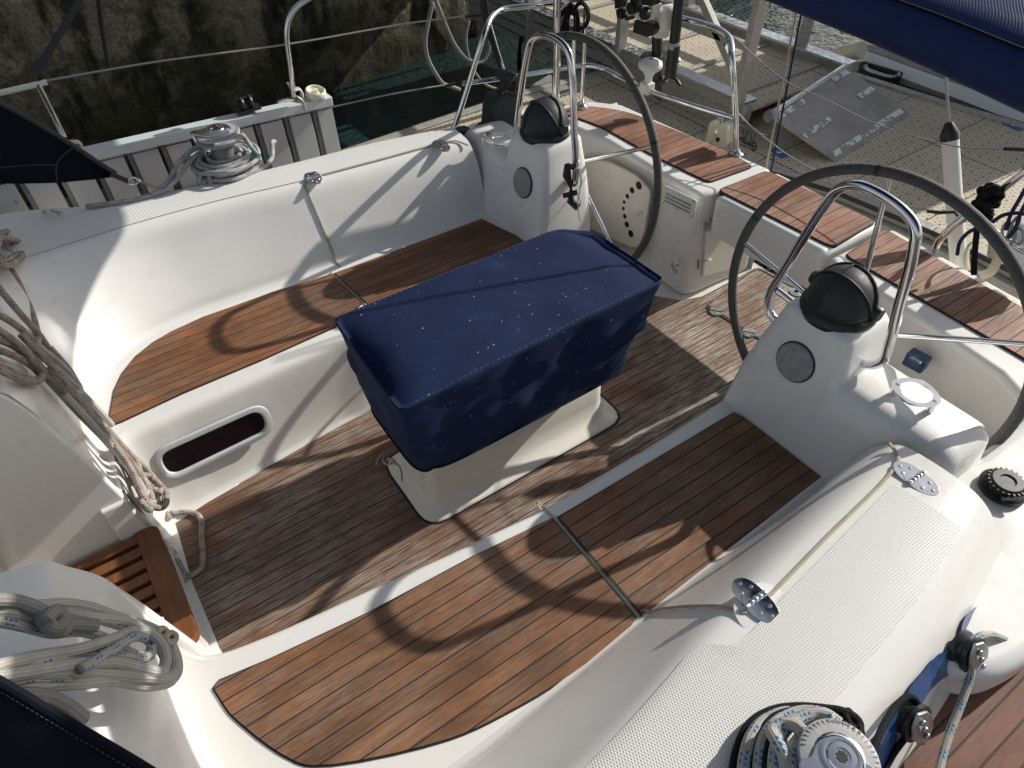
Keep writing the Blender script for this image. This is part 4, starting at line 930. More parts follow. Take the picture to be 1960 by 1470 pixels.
ropes('rope', 'white and blue flecked rope led through the upper deck block along teak', [[at_z(u, v, z) for u, v, z in ((1990, 1245, .56), (1935, 1228, .60), (1892, 1215, .645), (1870, 1222, .66), (1856, 1242, .655), (1858, 1290, .60), (1842, 1340, .57), (1815, 1410, .545), (1790, 1500, .53))]], 'rope_blue', .0098)
ropes('rope', 'black line from the near winch bent round the lower deck block', [[at_z(u, v, z) for u, v, z in ((1640, 1500, .74), (1672, 1432, .72), (1693, 1385, .70), (1720, 1346, .68), (1742, 1333, .67), (1756, 1345, .66), (1757, 1368, .65))], [at_z(u, v, z) for u, v, z in ((1730, 1415, .60), (1705, 1450, .58), (1680, 1500, .56))]], 'rope_black', .0075)
# far winch: coiled blue flecked sheet
k3 = .0105
ropes('sheet_rope', 'beige rope with blue flecks coiled round the far winch and trailing forward along the coaming', [
    coil(WSc, .070, .074, .05 + .735, .085 + .735, 2.2, 0, seed=4, wob=.004), coil(WSc, .125, .16, .735 + .045, .735 + .07, 2.0, 2.9, seed=12, wob=.022), coil(WSc, .108, .125, .735 + .03, .735 + .05, 2.0, 1.0, seed=5, wob=.016), coil(WSc, .125, .095, .735 + .062, .735 + .075, 2.0, 2.2, seed=6, wob=.018), coil(WSc, .135, .15, .735 + .02, .735 + .035, 1.3, .4, seed=8, wob=.02),
    [WSc + V(p) for p in ((-.05, -.10, .175), (.02, -.105, .172), (.08, -.07, .17), (.10, -.03, .15), (.115, -.05, .10), (.13, -.06, .06))],
    [WSc + V(p) for p in ((-.06, .085, .09), (-.14, .03, .085), (-.22, -.03, .06), (-.29, -.06, .035), (-.40, -.05, .02), (-.62, .0, .03))],
    [WSc + V(p) for p in ((-.02, .10, .10), (-.11, .07, .11), (-.20, .02, .09), (-.27, -.03, .05), (-.36, -.06, .025))],
    [WSc + V(p) for p in ((-.14, -.06, .045), (-.16, -.07, .01), (-.165, -.06, -.01))], [WSc + V(p) for p in ((-.11, -.09, .05), (-.115, -.10, .01), (-.12, -.09, -.01))],
    [WSc + V(p) for p in ((.06, -.12, .02), (.14, -.09, .012), (.20, -.03, .018), (.235, .04, .05), (.26, .09, .03))]], 'rope_blue', k3)

# ---------------------------------------------------------------- coils hanging on the cabin bulkhead
BP0, BPN = V((-.325, 0, .36)), V((1, 0, .17)).normalized()
def onb(u, v, off=.012): return at_pl(u, v, BP0 + BPN * off, BPN)
def bpath(pts, off=.012, wob=.004):
    return [onb(u, v, off + wob * math.sin(i * 1.7)) for i, (u, v) in enumerate(pts)]
rr = .0112
ropes('rope_coil', 'grey rope coil with red flecks hanging down the far bulkhead', [
    bpath([(-30, 590), (30, 622), (80, 668), (120, 715), (165, 772), (228, 840), (275, 900), (300, 935)], .022), bpath([(-30, 615), (30, 655), (85, 710), (140, 765), (210, 838), (262, 905), (285, 940)], .036),
    bpath([(-30, 640), (40, 672), (95, 730), (150, 790), (215, 858), (262, 918), (278, 948)], .018), bpath([(-30, 662), (20, 678), (60, 700), (76, 716), (66, 728), (40, 718), (10, 705), (-30, 690)], .014),
    bpath([(15, 505), (32, 535), (58, 590), (72, 640), (70, 680), (74, 695)], .014), bpath([(-20, 530), (30, 590), (78, 645), (105, 690), (122, 735), (135, 765)], .02),
    bpath([(95, 665), (135, 712), (152, 745), (143, 756), (122, 740), (90, 706)], .03), bpath([(-30, 690), (20, 718), (55, 730), (78, 726), (80, 712), (60, 690)], .025),
    bpath([(212, 852), (240, 885), (262, 925), (275, 955), (290, 968), (306, 960), (300, 940), (276, 922), (258, 895)], .03), bpath([(232, 880), (262, 905), (290, 915), (300, 930), (285, 938), (262, 930)], .045), bpath([(262, 880), (268, 905), (276, 935), (284, 955)], .05), bpath([(180, 800), (225, 860), (255, 905), (268, 935), (282, 962), (300, 972), (318, 962), (316, 940), (292, 915)], .06), bpath([(140, 752), (196, 812), (248, 868), (286, 905), (306, 930), (296, 948), (276, 940), (264, 915)], .05), bpath([(40, 640), (110, 712), (170, 790), (226, 856), (258, 892), (280, 925), (292, 960), (284, 975), (270, 960)], .058)], 'rope_red', rr)
ropes('rope_coil', 'pale plain rope in long bights laid over the red flecked coil on the far bulkhead', [
    bpath([(105, 700), (180, 775), (240, 840), (300, 900), (328, 925), (331, 936), (318, 940), (300, 932)], .04), bpath([(130, 742), (150, 752), (150, 735), (120, 700), (70, 660)], .04), bpath([(125, 755), (185, 820), (235, 880), (270, 930), (278, 955), (290, 962), (300, 952), (290, 940), (278, 948)], .055)], 'rope_white', .0098)
ropes('rope_coil', 'small bundle of red flecked rope at the upper left of the far bulkhead', [[onb(18 + 34 * math.cos(a) * q, 478 + 28 * math.sin(a) * q + 6 * math.sin(2 * a + s), .015 + .012 * j) for a in [2 * math.pi * k / 14 for k in range(15)]] for j, (q, s) in enumerate(((1.0, 0), (.82, 1), (1.05, 2), (.7, 3), (.9, 4)))], 'rope_red', .0115)
ropes('rope', 'grey frayed rope with red flecks knotted on the floor beside the companionway step', [
    [at_z(u, v, z) for u, v, z in ((385, 952, .012), (360, 962, .012), (340, 972, .014), (328, 984, .02), (322, 992, .03), (305, 996, .04), (300, 984, .05), (312, 978, .05), (322, 988, .04), (312, 998, .03))], [at_z(u, v, z) for u, v, z in ((300, 965, .06), (318, 972, .05), (332, 982, .03), (350, 980, .02), (376, 984, .014), (386, 998, .013), (386, 1030, .013), (388, 1060, .013), (384, 1088, .013), (368, 1100, .014), (348, 1100, .018), (335, 1090, .03), (330, 1076, .04), (340, 1074, .045), (346, 1086, .03), (352, 1100, .018), (350, 1112, .013), (342, 1108, .012), (338, 1096, .012))]], 'rope_red', .0108)
# near bulkhead: coils lying over the moulding
PB0, PBN = V((-.405, 0, .60)), V((1, -.15, .42)).normalized()
def zc(pts, off=.012, wob=.003): return [at_pl(x * .2177, 1040 + y * .2177, PB0 + PBN * (off + wob * math.sin(i * 2.1)), PBN) for i, (x, y) in enumerate(pts)]
ropes('rope_coil', 'off white rope in long loose bights on the near bulkhead, beside the teak step', [
    zc([(-150, 600), (60, 600), (200, 630), (330, 650), (420, 640)], .028), zc([(250, 560), (420, 545), (560, 535), (800, 570), (1000, 640), (1150, 690), (1300, 735), (1420, 800), (1520, 930), (1560, 1090), (1500, 1210), (1300, 1250), (1000, 1205), (700, 1230), (400, 1245), (150, 1295), (-100, 1340)], .014),
    zc([(-150, 1130), (60, 1060), (300, 1005), (700, 935), (1000, 840), (1180, 775), (1320, 785), (1410, 870), (1455, 1000), (1430, 1110), (1360, 1130), (1200, 1090), (1000, 1045), (700, 1065), (400, 1110), (0, 1175), (-150, 1200)], .04), zc([(560, 610), (760, 650), (950, 670), (1100, 690), (1250, 760), (1370, 860), (1460, 1000)], .03), zc([(1420, 760), (1500, 900), (1540, 1060), (1480, 1170), (1250, 1175), (1000, 1150), (700, 1130), (400, 1140), (100, 1170), (-150, 1230)], .028)], 'rope_white', .0125)
ropes('rope_coil', 'cream rope with blue flecks threaded among the near bulkhead coils', [
    zc([(-150, 650), (0, 685), (250, 740), (450, 790), (700, 775), (900, 825), (1050, 905), (1150, 965), (1240, 990), (1310, 960), (1330, 890), (1260, 820), (1130, 750), (950, 690), (700, 620), (560, 600)], .02), zc([(700, 1110), (850, 1020), (1050, 900), (1190, 820), (1280, 830)], .055), zc([(200, 1110), (450, 1040), (800, 970), (1050, 990), (1230, 1015), (1330, 970), (1335, 900)], .032), zc([(-100, 1275), (200, 1195), (400, 1185), (600, 1185)], .024)], 'rope_blue', .0105)
ropes('rope', 'stiff grey rope end tied in a stopper knot over the near coils', [zc([(-150, 500), (0, 500), (150, 515), (300, 565), (400, 620), (470, 660), (520, 700), (600, 712), (720, 720), (840, 728)], .05), zc([(400, 690), (450, 620), (510, 600), (550, 650), (540, 720), (470, 740), (410, 710)], .065), zc([(350, 680), (420, 660), (500, 690), (580, 700), (560, 760), (470, 770), (420, 730)], .055)], 'rope_grey', .0135)
ropes('rope', 'thick grey rope end emerging from under the navy canvas in the near corner', [zc([(120, 1350), (250, 1345), (400, 1365), (520, 1415), (620, 1475), (720, 1560)], .02)], 'rope_grey', .0165)
ropes('cord', 'small cream cord knot beside the corner of the teak step', [zc([(1390, 790), (1400, 760), (1440, 755), (1470, 790), (1460, 840), (1490, 870), (1530, 860), (1545, 820), (1510, 790), (1470, 800), (1440, 840)], .05)], 'rope_cream', .0075, cat_='cord')

# ---------------------------------------------------------------- sprayhood, furled canvas
hood = thing('sprayhood', 'dark navy sprayhood corner stretched over the far coaming by a strap and lashing', 'sprayhood', (-.3, 3.3, .9))
hy = 3.28
edge_t = [at_y(u, v, hy) for u, v in ((-60, 165), (0, 197), (60, 230), (130, 272), (190, 312), (222, 332))]; edge_b = [at_y(u, v, hy) for u, v in ((-60, 352), (0, 352), (60, 351), (115, 350), (175, 344), (222, 337))]
m = MB(); m.grid([[a.lerp(b, t) + V((0, .03 * math.sin(t * 3.1) + .008 * noise.noise(a.lerp(b, t) * 9), 0)) for a, b in zip(cat(edge_t, 6), cat(edge_b, 6))] for t in [k / 10 for k in range(11)]]); hd = m.build('hood_panel', M['dark_canvas'], hood, solid=.006)
m = MB(); m.tube(cat(edge_t, 6), .010, 8); m.tube(cat([at_y(u, v, hy - .02) for u, v in ((-60, 322), (0, 320), (60, 316), (108, 316))], 6), .0025, 6); m.tube(cat([at_y(u, v, hy - .02) for u, v in ((138, 284), (118, 300), (108, 316), (110, 349))], 6), .0025, 6); m.build('piping', M['black_rubber'], hood)
m = MB(); m.bar(at_y(212, 333, hy), at_y(248, 348, hy), .004, .022, (0, 0, 1)); m.build('strap', M['black_rubber'], hood)
m = MB(); m.tube([at_y(255 + 9 * math.cos(a), 347 + 7 * math.sin(a), hy) for a in [2 * math.pi * k / 16 for k in range(16)]], .004, 8, closed=True); m.build('ring', M['polished_steel'], hood)
m = MB()
for d in (0, .012): m.tube(cat([at_y(262, 346, hy) + V((0, 0, d)), at_y(290, 356, hy + .02), at_y(322, 366, hy) - V((0, 0, d))], 6), .0032, 6)
m.build('lashing', M['rope_cream'], hood)
hood2 = thing('sprayhood', 'near edge of a navy canvas sprayhood filling the bottom left corner', 'sprayhood', (-.2, .3, 1.2))
e0 = [at_z(u, v, z) for u, v, z in ((-120, 1245, 1.28), (0, 1305, 1.24), (95, 1362, 1.20), (190, 1418, 1.16), (290, 1478, 1.12), (380, 1540, 1.08))]; e1 = [at_z(u, v, z) for u, v, z in ((-220, 1600, 1.0), (-120, 1660, .98), (-40, 1720, .96), (60, 1780, .94), (150, 1840, .92), (240, 1900, .90))]
m = MB(); m.grid([[a.lerp(b, t) + V((.03, -.03, .02)) * math.sin(t * 2.8) + V((0, 0, .006 * noise.noise(a.lerp(b, t) * 8))) for a, b in zip(cat(e0, 6), cat(e1, 6))] for t in [k / 12 for k in range(13)]]); h2 = m.build('hood_panel', M['dark_canvas'], hood2, solid=.006)
m = MB(); m.tube(cat(e0, 6), .008, 8); m.build('piping', M['dark_canvas'], h2)
m = MB(); ss = [a.lerp(b, .05) + V((.004, -.004, .012)) for a, b in zip(cat(e0, 10), cat(e1, 10))]
for a, b in zip(ss, ss[1:]): m.tube([a, a.lerp(b, .6)], .0009, 4)
m.build('stitching', simple('pale_thread', (.05, .05, .075), .8), h2)
sec = fillet([(x, z, 0) for x, z in ((1.475, 1.755), (1.50, 1.705), (1.65, 1.675), (2.0, 1.735), (2.08, 1.82), (2.02, 1.905), (1.75, 1.865), (1.53, 1.815))], .055, 4, True); rows = []
for k in range(61):
    y = -1.2 + 4.9 * k / 60; dz_ = .045 * min(1.0, max(-.3, (y - .52) / .66)); row = []
    for p in sec:
        w_ = .014 * noise.noise(V((y * 1.7, p.x * 3, p.y * 3))) + .007 * noise.noise(V((y * 6, p.x * 9, p.y * 9)))
        c_ = V((1.77, 1.79, 0)); o_ = (p - c_); q = p + o_.normalized() * w_
        row.append(V((q.x, y, q.y + dz_)))
    rows.append(row)
m = MB(); g = m.grid(rows, cu=True); m.face(g[0][::-1]); m.face(g[-1]); roll = m.build('canvas_roll', M['roll_canvas'], None, angle=180)
tag(roll, 'furled navy blue canvas roll spanning overhead across the stern, at the upper right', 'canvas roll')
m2 = MB(); m2.tube([V((2.30, y_, 2.44 + .02 * math.sin(y_ * 3))) for y_ in [-1.2 + .35 * q for q in range(15)]], .165, 14); m2.build('shade_tube', M['roll_canvas'], roll)  # out of view, added to keep the forward bulkhead and its ropes shaded
m = MB(); jj = len(sec) - 2; m.tube([V((p[jj].x - .003, p[jj].y, p[jj].z)) + V((-.002, 0, .002)) for p in rows], .003, 6); m.build('seam', M['dark_canvas'], roll)

# ---------------------------------------------------------------- stern gear
ped_b = at_z(962, 243, .655)
thr = thing('throttle', 'black engine throttle with a rubber boot and upright lever on the far quarter', 'throttle lever', ped_b)
m = MB(); b0 = ped_b
lvls = [(.095, .075, .0), (.092, .072, .03), (.076, .060, .13), (.055, .048, .18), (.03, .035, .195)]
g = m.grid([[b0 + V((x - (.01 * z / .13), y, z)) for x, y, _ in [tuple(p) for p in rrect(-a, a, -b, b, 0, .02)]] for a, b, z in lvls], cu=True); m.face(g[-1]); m.build('boot', M['black_rubber'], thr, angle=60)
lt = at_x(968, 146, b0.x + .03); m = MB(); m.bar(b0 + V((-.005, 0, .17)), lt, .024, .036, (0, 1, 0)); m.build('lever', M['black_plastic'], thr, bevel=.004)
m = MB(); m.lathe([(.0, -.055), (.026, -.053), (.030, -.038), (.030, .038), (.026, .053), (0, .055)], lt, (.2, -1, 0), 20); m.build('knob', M['black_rubber'], thr, angle=40)
gc = at_z(927, 244, .655); gauge = thing('instrument_gauge', 'round chrome rimmed engine gauge set in the far quarter beside the throttle', 'gauge', gc)
m = MB(); m.lathe([(.05, 0), (.05, .012), (.046, .016), (.042, .014), (.042, .008)], gc, seg=32); m.build('bezel', M['polished_steel'], gauge, angle=35)
m = MB(); m.lathe([(.042, .010), (0, .011)], gc, seg=24); m.build('dial', M['black_plastic'], gauge, smooth=False)
m = MB(); 
for k in range(5): a = .6 + k * .5; m.box(gc + V((math.cos(a) * .03, math.sin(a) * .03, .0118)), (.008, .002, .001), Matrix.Rotation(a, 3, 'Z'))
m.box(gc + V((.008, -.01, .0118)), (.018, .006, .001)); m.build('dial_marks', M['sign_white'], gauge, smooth=False)
fc = at_z(886, 257, .652); m = MB(); m.lathe([(.055, 0), (.054, .012), (.045, .02), (.036, .03), (.03, .032), (.0, .030)], fc, seg=28); m.bar(fc + V((-.05, 0, .012)), fc + V((.05, 0, .012)), .05, .01); m.build('deck_filler_cap', M['black_plastic'], aft_s, angle=35)
# rails (parts of the yacht)
def rail(paths, r, name='pushpit_rail', mat='polished_steel', parent=None):
    m = MB()
    for p in paths: m.tube(cat(p, 8), r, 10)
    return m.build(name, M[mat], parent or yacht)
pz = 1.12
lb = at_z(868, 252, .62); ltp = at_z(930, 55, 1.10)
toprail = [lb, lb.lerp(ltp, .5), lb.lerp(ltp, .93), at_z(940, 34, pz), at_z(962, 18, pz), at_z(1010, 12, pz), at_z(1075, 3, pz), at_z(1130, -6, pz), at_z(1190, -9, pz), at_z(1225, 8, pz), at_z(1260, 24, pz), at_z(1340, 44, pz), at_z(1378, 58, pz), at_z(1396, 74, pz - .02)]
ft = at_z(1409, 292, .615); toprail += [at_x(1401, 110, ft.x - .03), at_x(1407, 210, ft.x - .01), ft]
pp = rail([toprail], .0155)
rail([[at_z(884, 160, .84), at_z(960, 150, .84), at_z(1060, 134, .84), at_z(1120, 125, .84), at_z(1150, 129, .84), at_z(1190, 148, .84), at_z(1240, 172, .84), at_z(1320, 200, .84), at_z(1404, 226, .84)]], .0125, 'lower_rail', parent=pp)
s1 = at_z(1113, 202, .62); rail([[s1, s1 + V((0, 0, .5))]], .0125, 'upright', parent=pp)
s2 = at_z(1063, 212, .62); pole = rail([[s2, s2 + V((0, .0, 1.6))]], .022, 'radar_pole')
for p in (s1, s2, lb, ft): m = MB(); m.lathe([(.035, -.012), (.035, .0), (.02, .01), (.016, .02)], p, seg=20); m.build('base_flange', M['polished_steel'], pp, angle=40)
# stanchions, lifelines
SY = 3.60
sA = at_y(122, 262, SY); sB = at_y(72, 160, SY); rail([[sA, sB]], .0135, 'stanchion')
sC = [at_y(*p, SY) for p in ((562, 185), (556, 130), (549, 75), (552, 40), (566, 15), (590, -2), (640, -30), (690, -80))]; rail([sC], .014, 'gate_stanchion')
m = MB(); m.tube(cat([at_y(72, 157, SY), at_y(300, 118, SY), at_y(548, 85, SY), at_z(780, 45, 1.06), at_z(912, 28, 1.09)], 8), .0045, 8); m.build('lifeline', M['wire'], yacht)
m = MB(); m.tube(cat([at_y(630, 206, SY), at_z(760, 178, .88), at_z(868, 160, .86)], 8), .0038, 8); m.build('lifeline', M['wire'], yacht)
m = MB(); m.tube([at_y(90, 157, SY), at_y(0, 178, SY), at_y(-60, 190, SY)], .012, 8); m.build('lifeline_cover', M['white_plastic'], yacht)
m = MB(); m.bar(at_z(890, 31, 1.09), at_z(922, 28, 1.09), .012, .012); m.bar(at_z(852, 164, .86), at_z(872, 160, .86), .012, .012); m.build('turnbuckle', M['black_plastic'], yacht)
# gate wires across the stern
def line_(pts, r, mat, name='gate_wire', x=2.72): m = MB(); m.tube(cat([at_x(u, v, x) for u, v in pts], 8), r, 6); return m.build(name, M[mat], yacht)
line_([(1405, 70), (1470, 130), (1520, 165), (1560, 182), (1600, 200), (1650, 226), (1720, 252), (1790, 272), (1850, 283), (1930, 285)], .0028, 'wire')
line_([(1410, 213), (1430, 235), (1470, 268), (1530, 310), (1600, 345), (1700, 385), (1790, 405), (1830, 408)], .0028, 'wire')
m = MB(); m.bar(at_x(1922, 284, 2.72), at_x(1965, 286, 2.72), .012, .012); m.bar(at_x(1775, 404, 2.72), at_x(1803, 407, 2.72), .011, .011); m.tube([at_x(1800, 407, 2.72), at_x(1828, 406, 2.72), at_x(1834, 414, 2.72)], .006, 8); m.build('turnbuckle', M['black_plastic'], yacht)
# near quarter rail
rl = rail([[at_z(1790, 480, .61), at_x(1800, 458, 2.70), at_x(1822, 436, 2.70), at_x(1850, 414, 2.70), at_x(1890, 384, 2.70), at_x(1980, 316, 2.68)]], .0145)
rail([[at_x(1866, 404, 2.70), at_x(1890, 432, 2.70), at_x(1930, 462, 2.70), at_x(1985, 495, 2.68)]], .0125, 'lower_rail', parent=rl)
kn = thing('rope', 'shaggy black rope knotted on the steel rail at the right edge', 'rope', at_x(1890, 380, 2.68))
m = MB()
kr = [(1898, 358), (1880, 366), (1882, 386), (1900, 392), (1912, 376), (1900, 362), (1886, 372), (1878, 398), (1866, 392), (1860, 404), (1874, 416), (1886, 408)]
m.tube(cat([at_x(u, v, 2.66 + .02 * math.sin(i * 2)) for i, (u, v) in enumerate(kr)], 8), lambda t: .017 + .004 * math.sin(t * 90), 10); m.tube(cat([at_x(u, v, 2.67) for u, v in ((1888, 392), (1893, 410), (1886, 424))], 8), lambda t: .017 + .003 * math.sin(t * 40), 10); m.tube(cat([at_x(u, v, 2.68) for u, v in ((1872, 410), (1870, 440), (1866, 480), (1864, 525))], 8), .011, 8); m.build('knot', M['rope_black'], kn)
st_ = thing('webbing_strap', 'cream webbing strap looped under the steel rail behind the near teak seat', 'strap', at_x(1860, 480, 2.75))
m = MB(); m.tube(cat([at_x(u, v, 2.78) for u, v in ((1852, 518), (1850, 490), (1856, 468), (1872, 456), (1890, 452))], 8), .020, 8, flat=.12); m.tube(cat([at_x(u, v, 2.80) for u, v in ((1916, 470), (1908, 500), (1896, 520), (1876, 528))], 8), .018, 8, flat=.12); m.tube(cat([at_x(u, v, 2.76) for u, v in ((1900, 462), (1898, 480), (1896, 494))], 6), .015, 8, flat=.12); m.build('webbing', M['cream_webbing'], st_)
sh = thing('shackle_cluster', 'dark shackles and navy lines clipped to the steel rail at the right edge', 'shackles', at_x(1940, 430, 2.66))
m = MB()
for u, v, a in ((1928, 440, .3), (1942, 430, .9), (1950, 452, .1), (1934, 456, .6)):
    m.tube([at_x(u + 10 * math.cos(q + a), v + 15 * math.sin(q), 2.66) for q in [2 * math.pi * k / 14 for k in range(14)]], .0055, 8, closed=True)
m.build('shackle', M['grey_metal'], sh)
m = MB()
for pts in (((1975, 340), (1952, 380), (1935, 410), (1925, 440)), ((1975, 370), (1955, 405), (1942, 440), (1930, 455)), ((1900, 425), (1920, 412), (1950, 408), (1980, 415)), ((1832, 488), (1838, 462), (1858, 442), (1876, 436))): m.tube(cat([at_x(u, v, 2.65) for u, v in pts], 8), .007, 8)
m.build('line', M['rope_navy'], sh)
hr = thing('boat_fender', 'white rounded fender partly cut off at the right edge behind the near wheel', 'fender', at_x(1972, 480, 2.8)); a, b = at_x(1968, 440, 2.8), at_x(1972, 520, 2.8); d = (b - a); m = MB(); m.lathe([(.0, -.03), (.03, -.025), (.065, .0), (.078, .05), (.078, d.length - .05), (.065, d.length), (.03, d.length + .025), (0, d.length + .03)], a, d, 24); m.build('body', M['white_plastic'], hr, angle=60)
# backstay in its white tube
bs = thing('backstay', 'backstay wire rising from a thick white tube with a black conical cap', 'backstay', at_x(1836, 500, 2.86))
a, b = at_x(1838, 560, 2.87), at_x(1818, 262, 2.87); m = MB(); m.tube([a, b], .0315, 20); m.build('tube', M['white_plastic'], bs, angle=60)
d = (b - a).normalized(); m = MB(); m.lathe([(.034, -.012), (.034, .012), (.014, .055), (.008, .058)], b, d, 24); m.build('cap', M['black_plastic'], bs, angle=35)
m = MB(); m.tube([b, b + d * 2.5], .0055, 8); m.build('wire', M['wire'], bs)
# two control lines rising to the overhead canvas
for (u0, v0, u1, v1), mat, lab, r in (((1465, 330, 1521, 40), 'rope_cream', 'thin cream line running down past the ramp to the stern', .0048), ((1475, 332, 1531, 40), 'rope_navy', 'thin navy line running down beside the cream one', .0048)):
    a, b = at_x(u0, v0, 2.86), at_x(u1, v1, 2.86); ropes('line', lab, [[a - (b - a) * .25, a.lerp(b, .5), b + (b - a) * .8]], mat, r, cat_='line')
# light and horn-like antenna, lifebuoy bracket
an = thing('antenna', 'small white mushroom shaped antenna clamped to the lower stern rail', 'antenna', at_z(1238, 172, .84)); c_ = at_z(1238, 172, .84)
m = MB(); m.lathe([(0, .03), (.019, .03), (.018, .062), (.030, .086), (.054, .104), (.061, .120), (.056, .136), (.036, .147), (0, .150)], c_, (.05, 0, 1), 28); m.build('dome', M['white_plastic'], an, angle=60)
m = MB(); m.box(c_ + V((0, 0, .012)), (.05, .06, .055)); m.build('clamp', M['white_plastic'], an, bevel=.006)
m = MB(); m.lathe([(.008, 0), (.008, .002), (0, .002)], c_ + V((.008, 0, .150)), (.05, 0, 1), 12); m.build('screw', M['oiled_teak'], an)
hb = thing('lifebuoy_bracket', 'off white plastic lifebuoy light bracket hanging from the stern rail', 'bracket', at_x(1388, 248, 2.66))
X_ = ft.x - .02
def qd(pts, dx, mat, name, bev=.004): m = MB(); m.prism([at_x(u, v, X_) for u, v in pts], (dx, 0, 0)); return m.build(name, M[mat], hb, bevel=bev)
qd(((1371, 229), (1381, 227), (1381, 262), (1372, 270), (1363, 266)), -.05, 'cream_plastic', 'case'); qd(((1381, 250), (1386, 250), (1386, 279), (1372, 270)), -.045, 'cream_plastic', 'case'); qd(((1386, 238), (1400, 228), (1406, 236), (1404, 270), (1392, 279), (1384, 277)), -.05, 'cream_plastic', 'case')
qd(((1377, 218), (1386, 216), (1384, 238), (1376, 236)), -.01, 'dull_steel', 'strap'); m = MB(); m.lathe([(.012, 0), (.012, .003), (0, .003)], at_x(1374, 267, X_ - .052), (-1, 0, 0), 16); m.build('socket', M['dark_void'], hb)
# outboard motor on the rail
ob = thing('outboard_motor', 'small black outboard motor clamped to the stern rail on a white pad', 'outboard motor', at_x(1250, 60, 2.62)); OX = 2.60
def ob_pr(pts, dx, mat, name, x=OX, bev=.005): m = MB(); m.prism([at_x(u, v, x) for u, v in pts], (dx, 0, 0)); return m.build(name, M[mat], ob, bevel=bev)
ob_pr(((1198, 2), (1235, 12), (1250, 10), (1244, 38), (1232, 42), (1196, 28)), .06, 'white_plastic', 'mounting_pad')
for cu_, cv_ in ((1211, 15), (1236, 26)): m = MB(); m.lathe([(.026, -.01), (.03, 0), (.026, .02), (.0, .022)], at_x(cu_, cv_, OX - .02), (-1, 0, 0), 18); m.build('clamp_screw', M['black_plastic'], ob, angle=40)
for pts in (((1190, -20), (1206, -14), (1204, 10), (1190, 14)), ((1218, -20), (1236, -12), (1234, 20), (1222, 24)), ((1192, 14), (1204, 18), (1202, 34), (1194, 30)), ((1216, 28), (1222, 30), (1216, 36), (1206, 34)), ((1240, -10), (1268, -4), (1262, 8), (1242, 6))): ob_pr(pts, -.05, 'black_plastic', 'clamp_bracket', OX + .02)
ob_pr(((1214, 38), (1252, 46), (1252, 58), (1238, 72), (1210, 62)), .09, 'black_plastic', 'swivel_bracket', OX + .03)
m = MB(); m.lathe([(.0, -.06), (.045, -.055), (.058, -.02), (.058, .03), (.045, .055), (.0, .06)], at_x(1276, 34, OX + .12), (0, .25, 1), 24); m.build('cowling', M['white_plastic'], ob, angle=60)
m = MB(); m.lathe([(.034, -.05), (.05, -.04), (.05, .03), (.04, .05)], at_x(1266, 50, OX + .13), (0, .1, 1), 20); m.build('cowling', M['white_plastic'], ob, angle=60)
def obl(u0, v0, u1, v1, r, x, mat, name, flat=None, seg=14): m = MB(); m.tube([at_x(u0, v0, x), at_x(u1, v1, x)], r, seg, flat=flat); return m.build(name, M[mat], ob, angle=40)
obl(1258, 55, 1258, 112, .028, OX + .14, 'black_plastic', 'shaft_leg'); obl(1256, 108, 1258, 168, .030, OX + .14, 'black_plastic', 'lower_unit', .6)
m = MB(); m.lathe([(.0, -.004), (.062, -.004), (.064, 0), (.062, .006), (.0, .012)], at_x(1253, 106, OX + .14), (0, .05, 1), 24, 1.3); m.build('ventilation_plate', M['black_plastic'], ob, angle=40)
ob_pr(((1244, 166), (1265, 170), (1264, 194), (1259, 194), (1246, 180)), .012, 'black_plastic', 'skeg', OX + .14, .003)
m = MB(); m.tube(cat([at_x(u, v, OX + .14) for u, v in ((1270, 152), (1284, 148), (1294, 152), (1302, 163))], 6), .012, 8, flat=.5); m.tube([at_x(1262, 158, OX + .14), at_x(1274, 150, OX + .14)], .02, 10); m.build('propeller', M['black_plastic'], ob)
m = MB(); m.prism([at_x(u, v, OX + .15) for u, v in ((1268, 112), (1296, 110), (1300, 118), (1290, 124), (1268, 130))], (.02, 0, 0)); m.build('propeller', M['grey_metal'], ob, bevel=.003)
bt = thing('boat_hook', 'black ribbed pole standing against the stern rail beside the outboard', 'pole', at_x(1283, 145, 2.7)); m = MB(); m.tube([at_x(1283, 146, 2.70), at_x(1291, 86, 2.70)], .030, 16); m.tube([at_x(1290, 90, 2.70), at_x(1302, -20, 2.70), at_x(1318, -170, 2.70)], .026, 16); m.build('shaft', M['black_plastic'], bt, angle=50)
m = MB(); m.tube([at_x(1289.5, 92, 2.70), at_x(1291.5, 80, 2.70)], .0315, 16); m.build('collar', M['grey_plastic'], bt, angle=50)
m = MB(); 
for k in range(9):
    ph = k * .7; cx_ = 1092 + 4 * math.sin(k * 2.3); w_ = 8 + 5 * (k % 3); m.tube(cat([at_x(cx_ + w_ * math.cos(a) , 42 + 36 * math.sin(a) * (1 - .05 * k) + (k % 4) * 2, 2.36 + .012 * k) for a in [2 * math.pi * q / 12 + ph for q in range(13)]], 4), .0065, 8)
for k in range(3): m.tube(cat([at_x(1112 + (12 + 2 * k) * math.cos(a), 30 + (22 + 2 * k) * math.sin(a), 2.38 + .01 * k) for a in [-2.4 + 4.2 * q / 8 for q in range(9)]], 4), .0055, 8)
o = m.build('rope_coil', M['rope_black'], None, angle=180); tag(o, 'black rope coil hung from the stern rail behind the far wheel', 'rope')
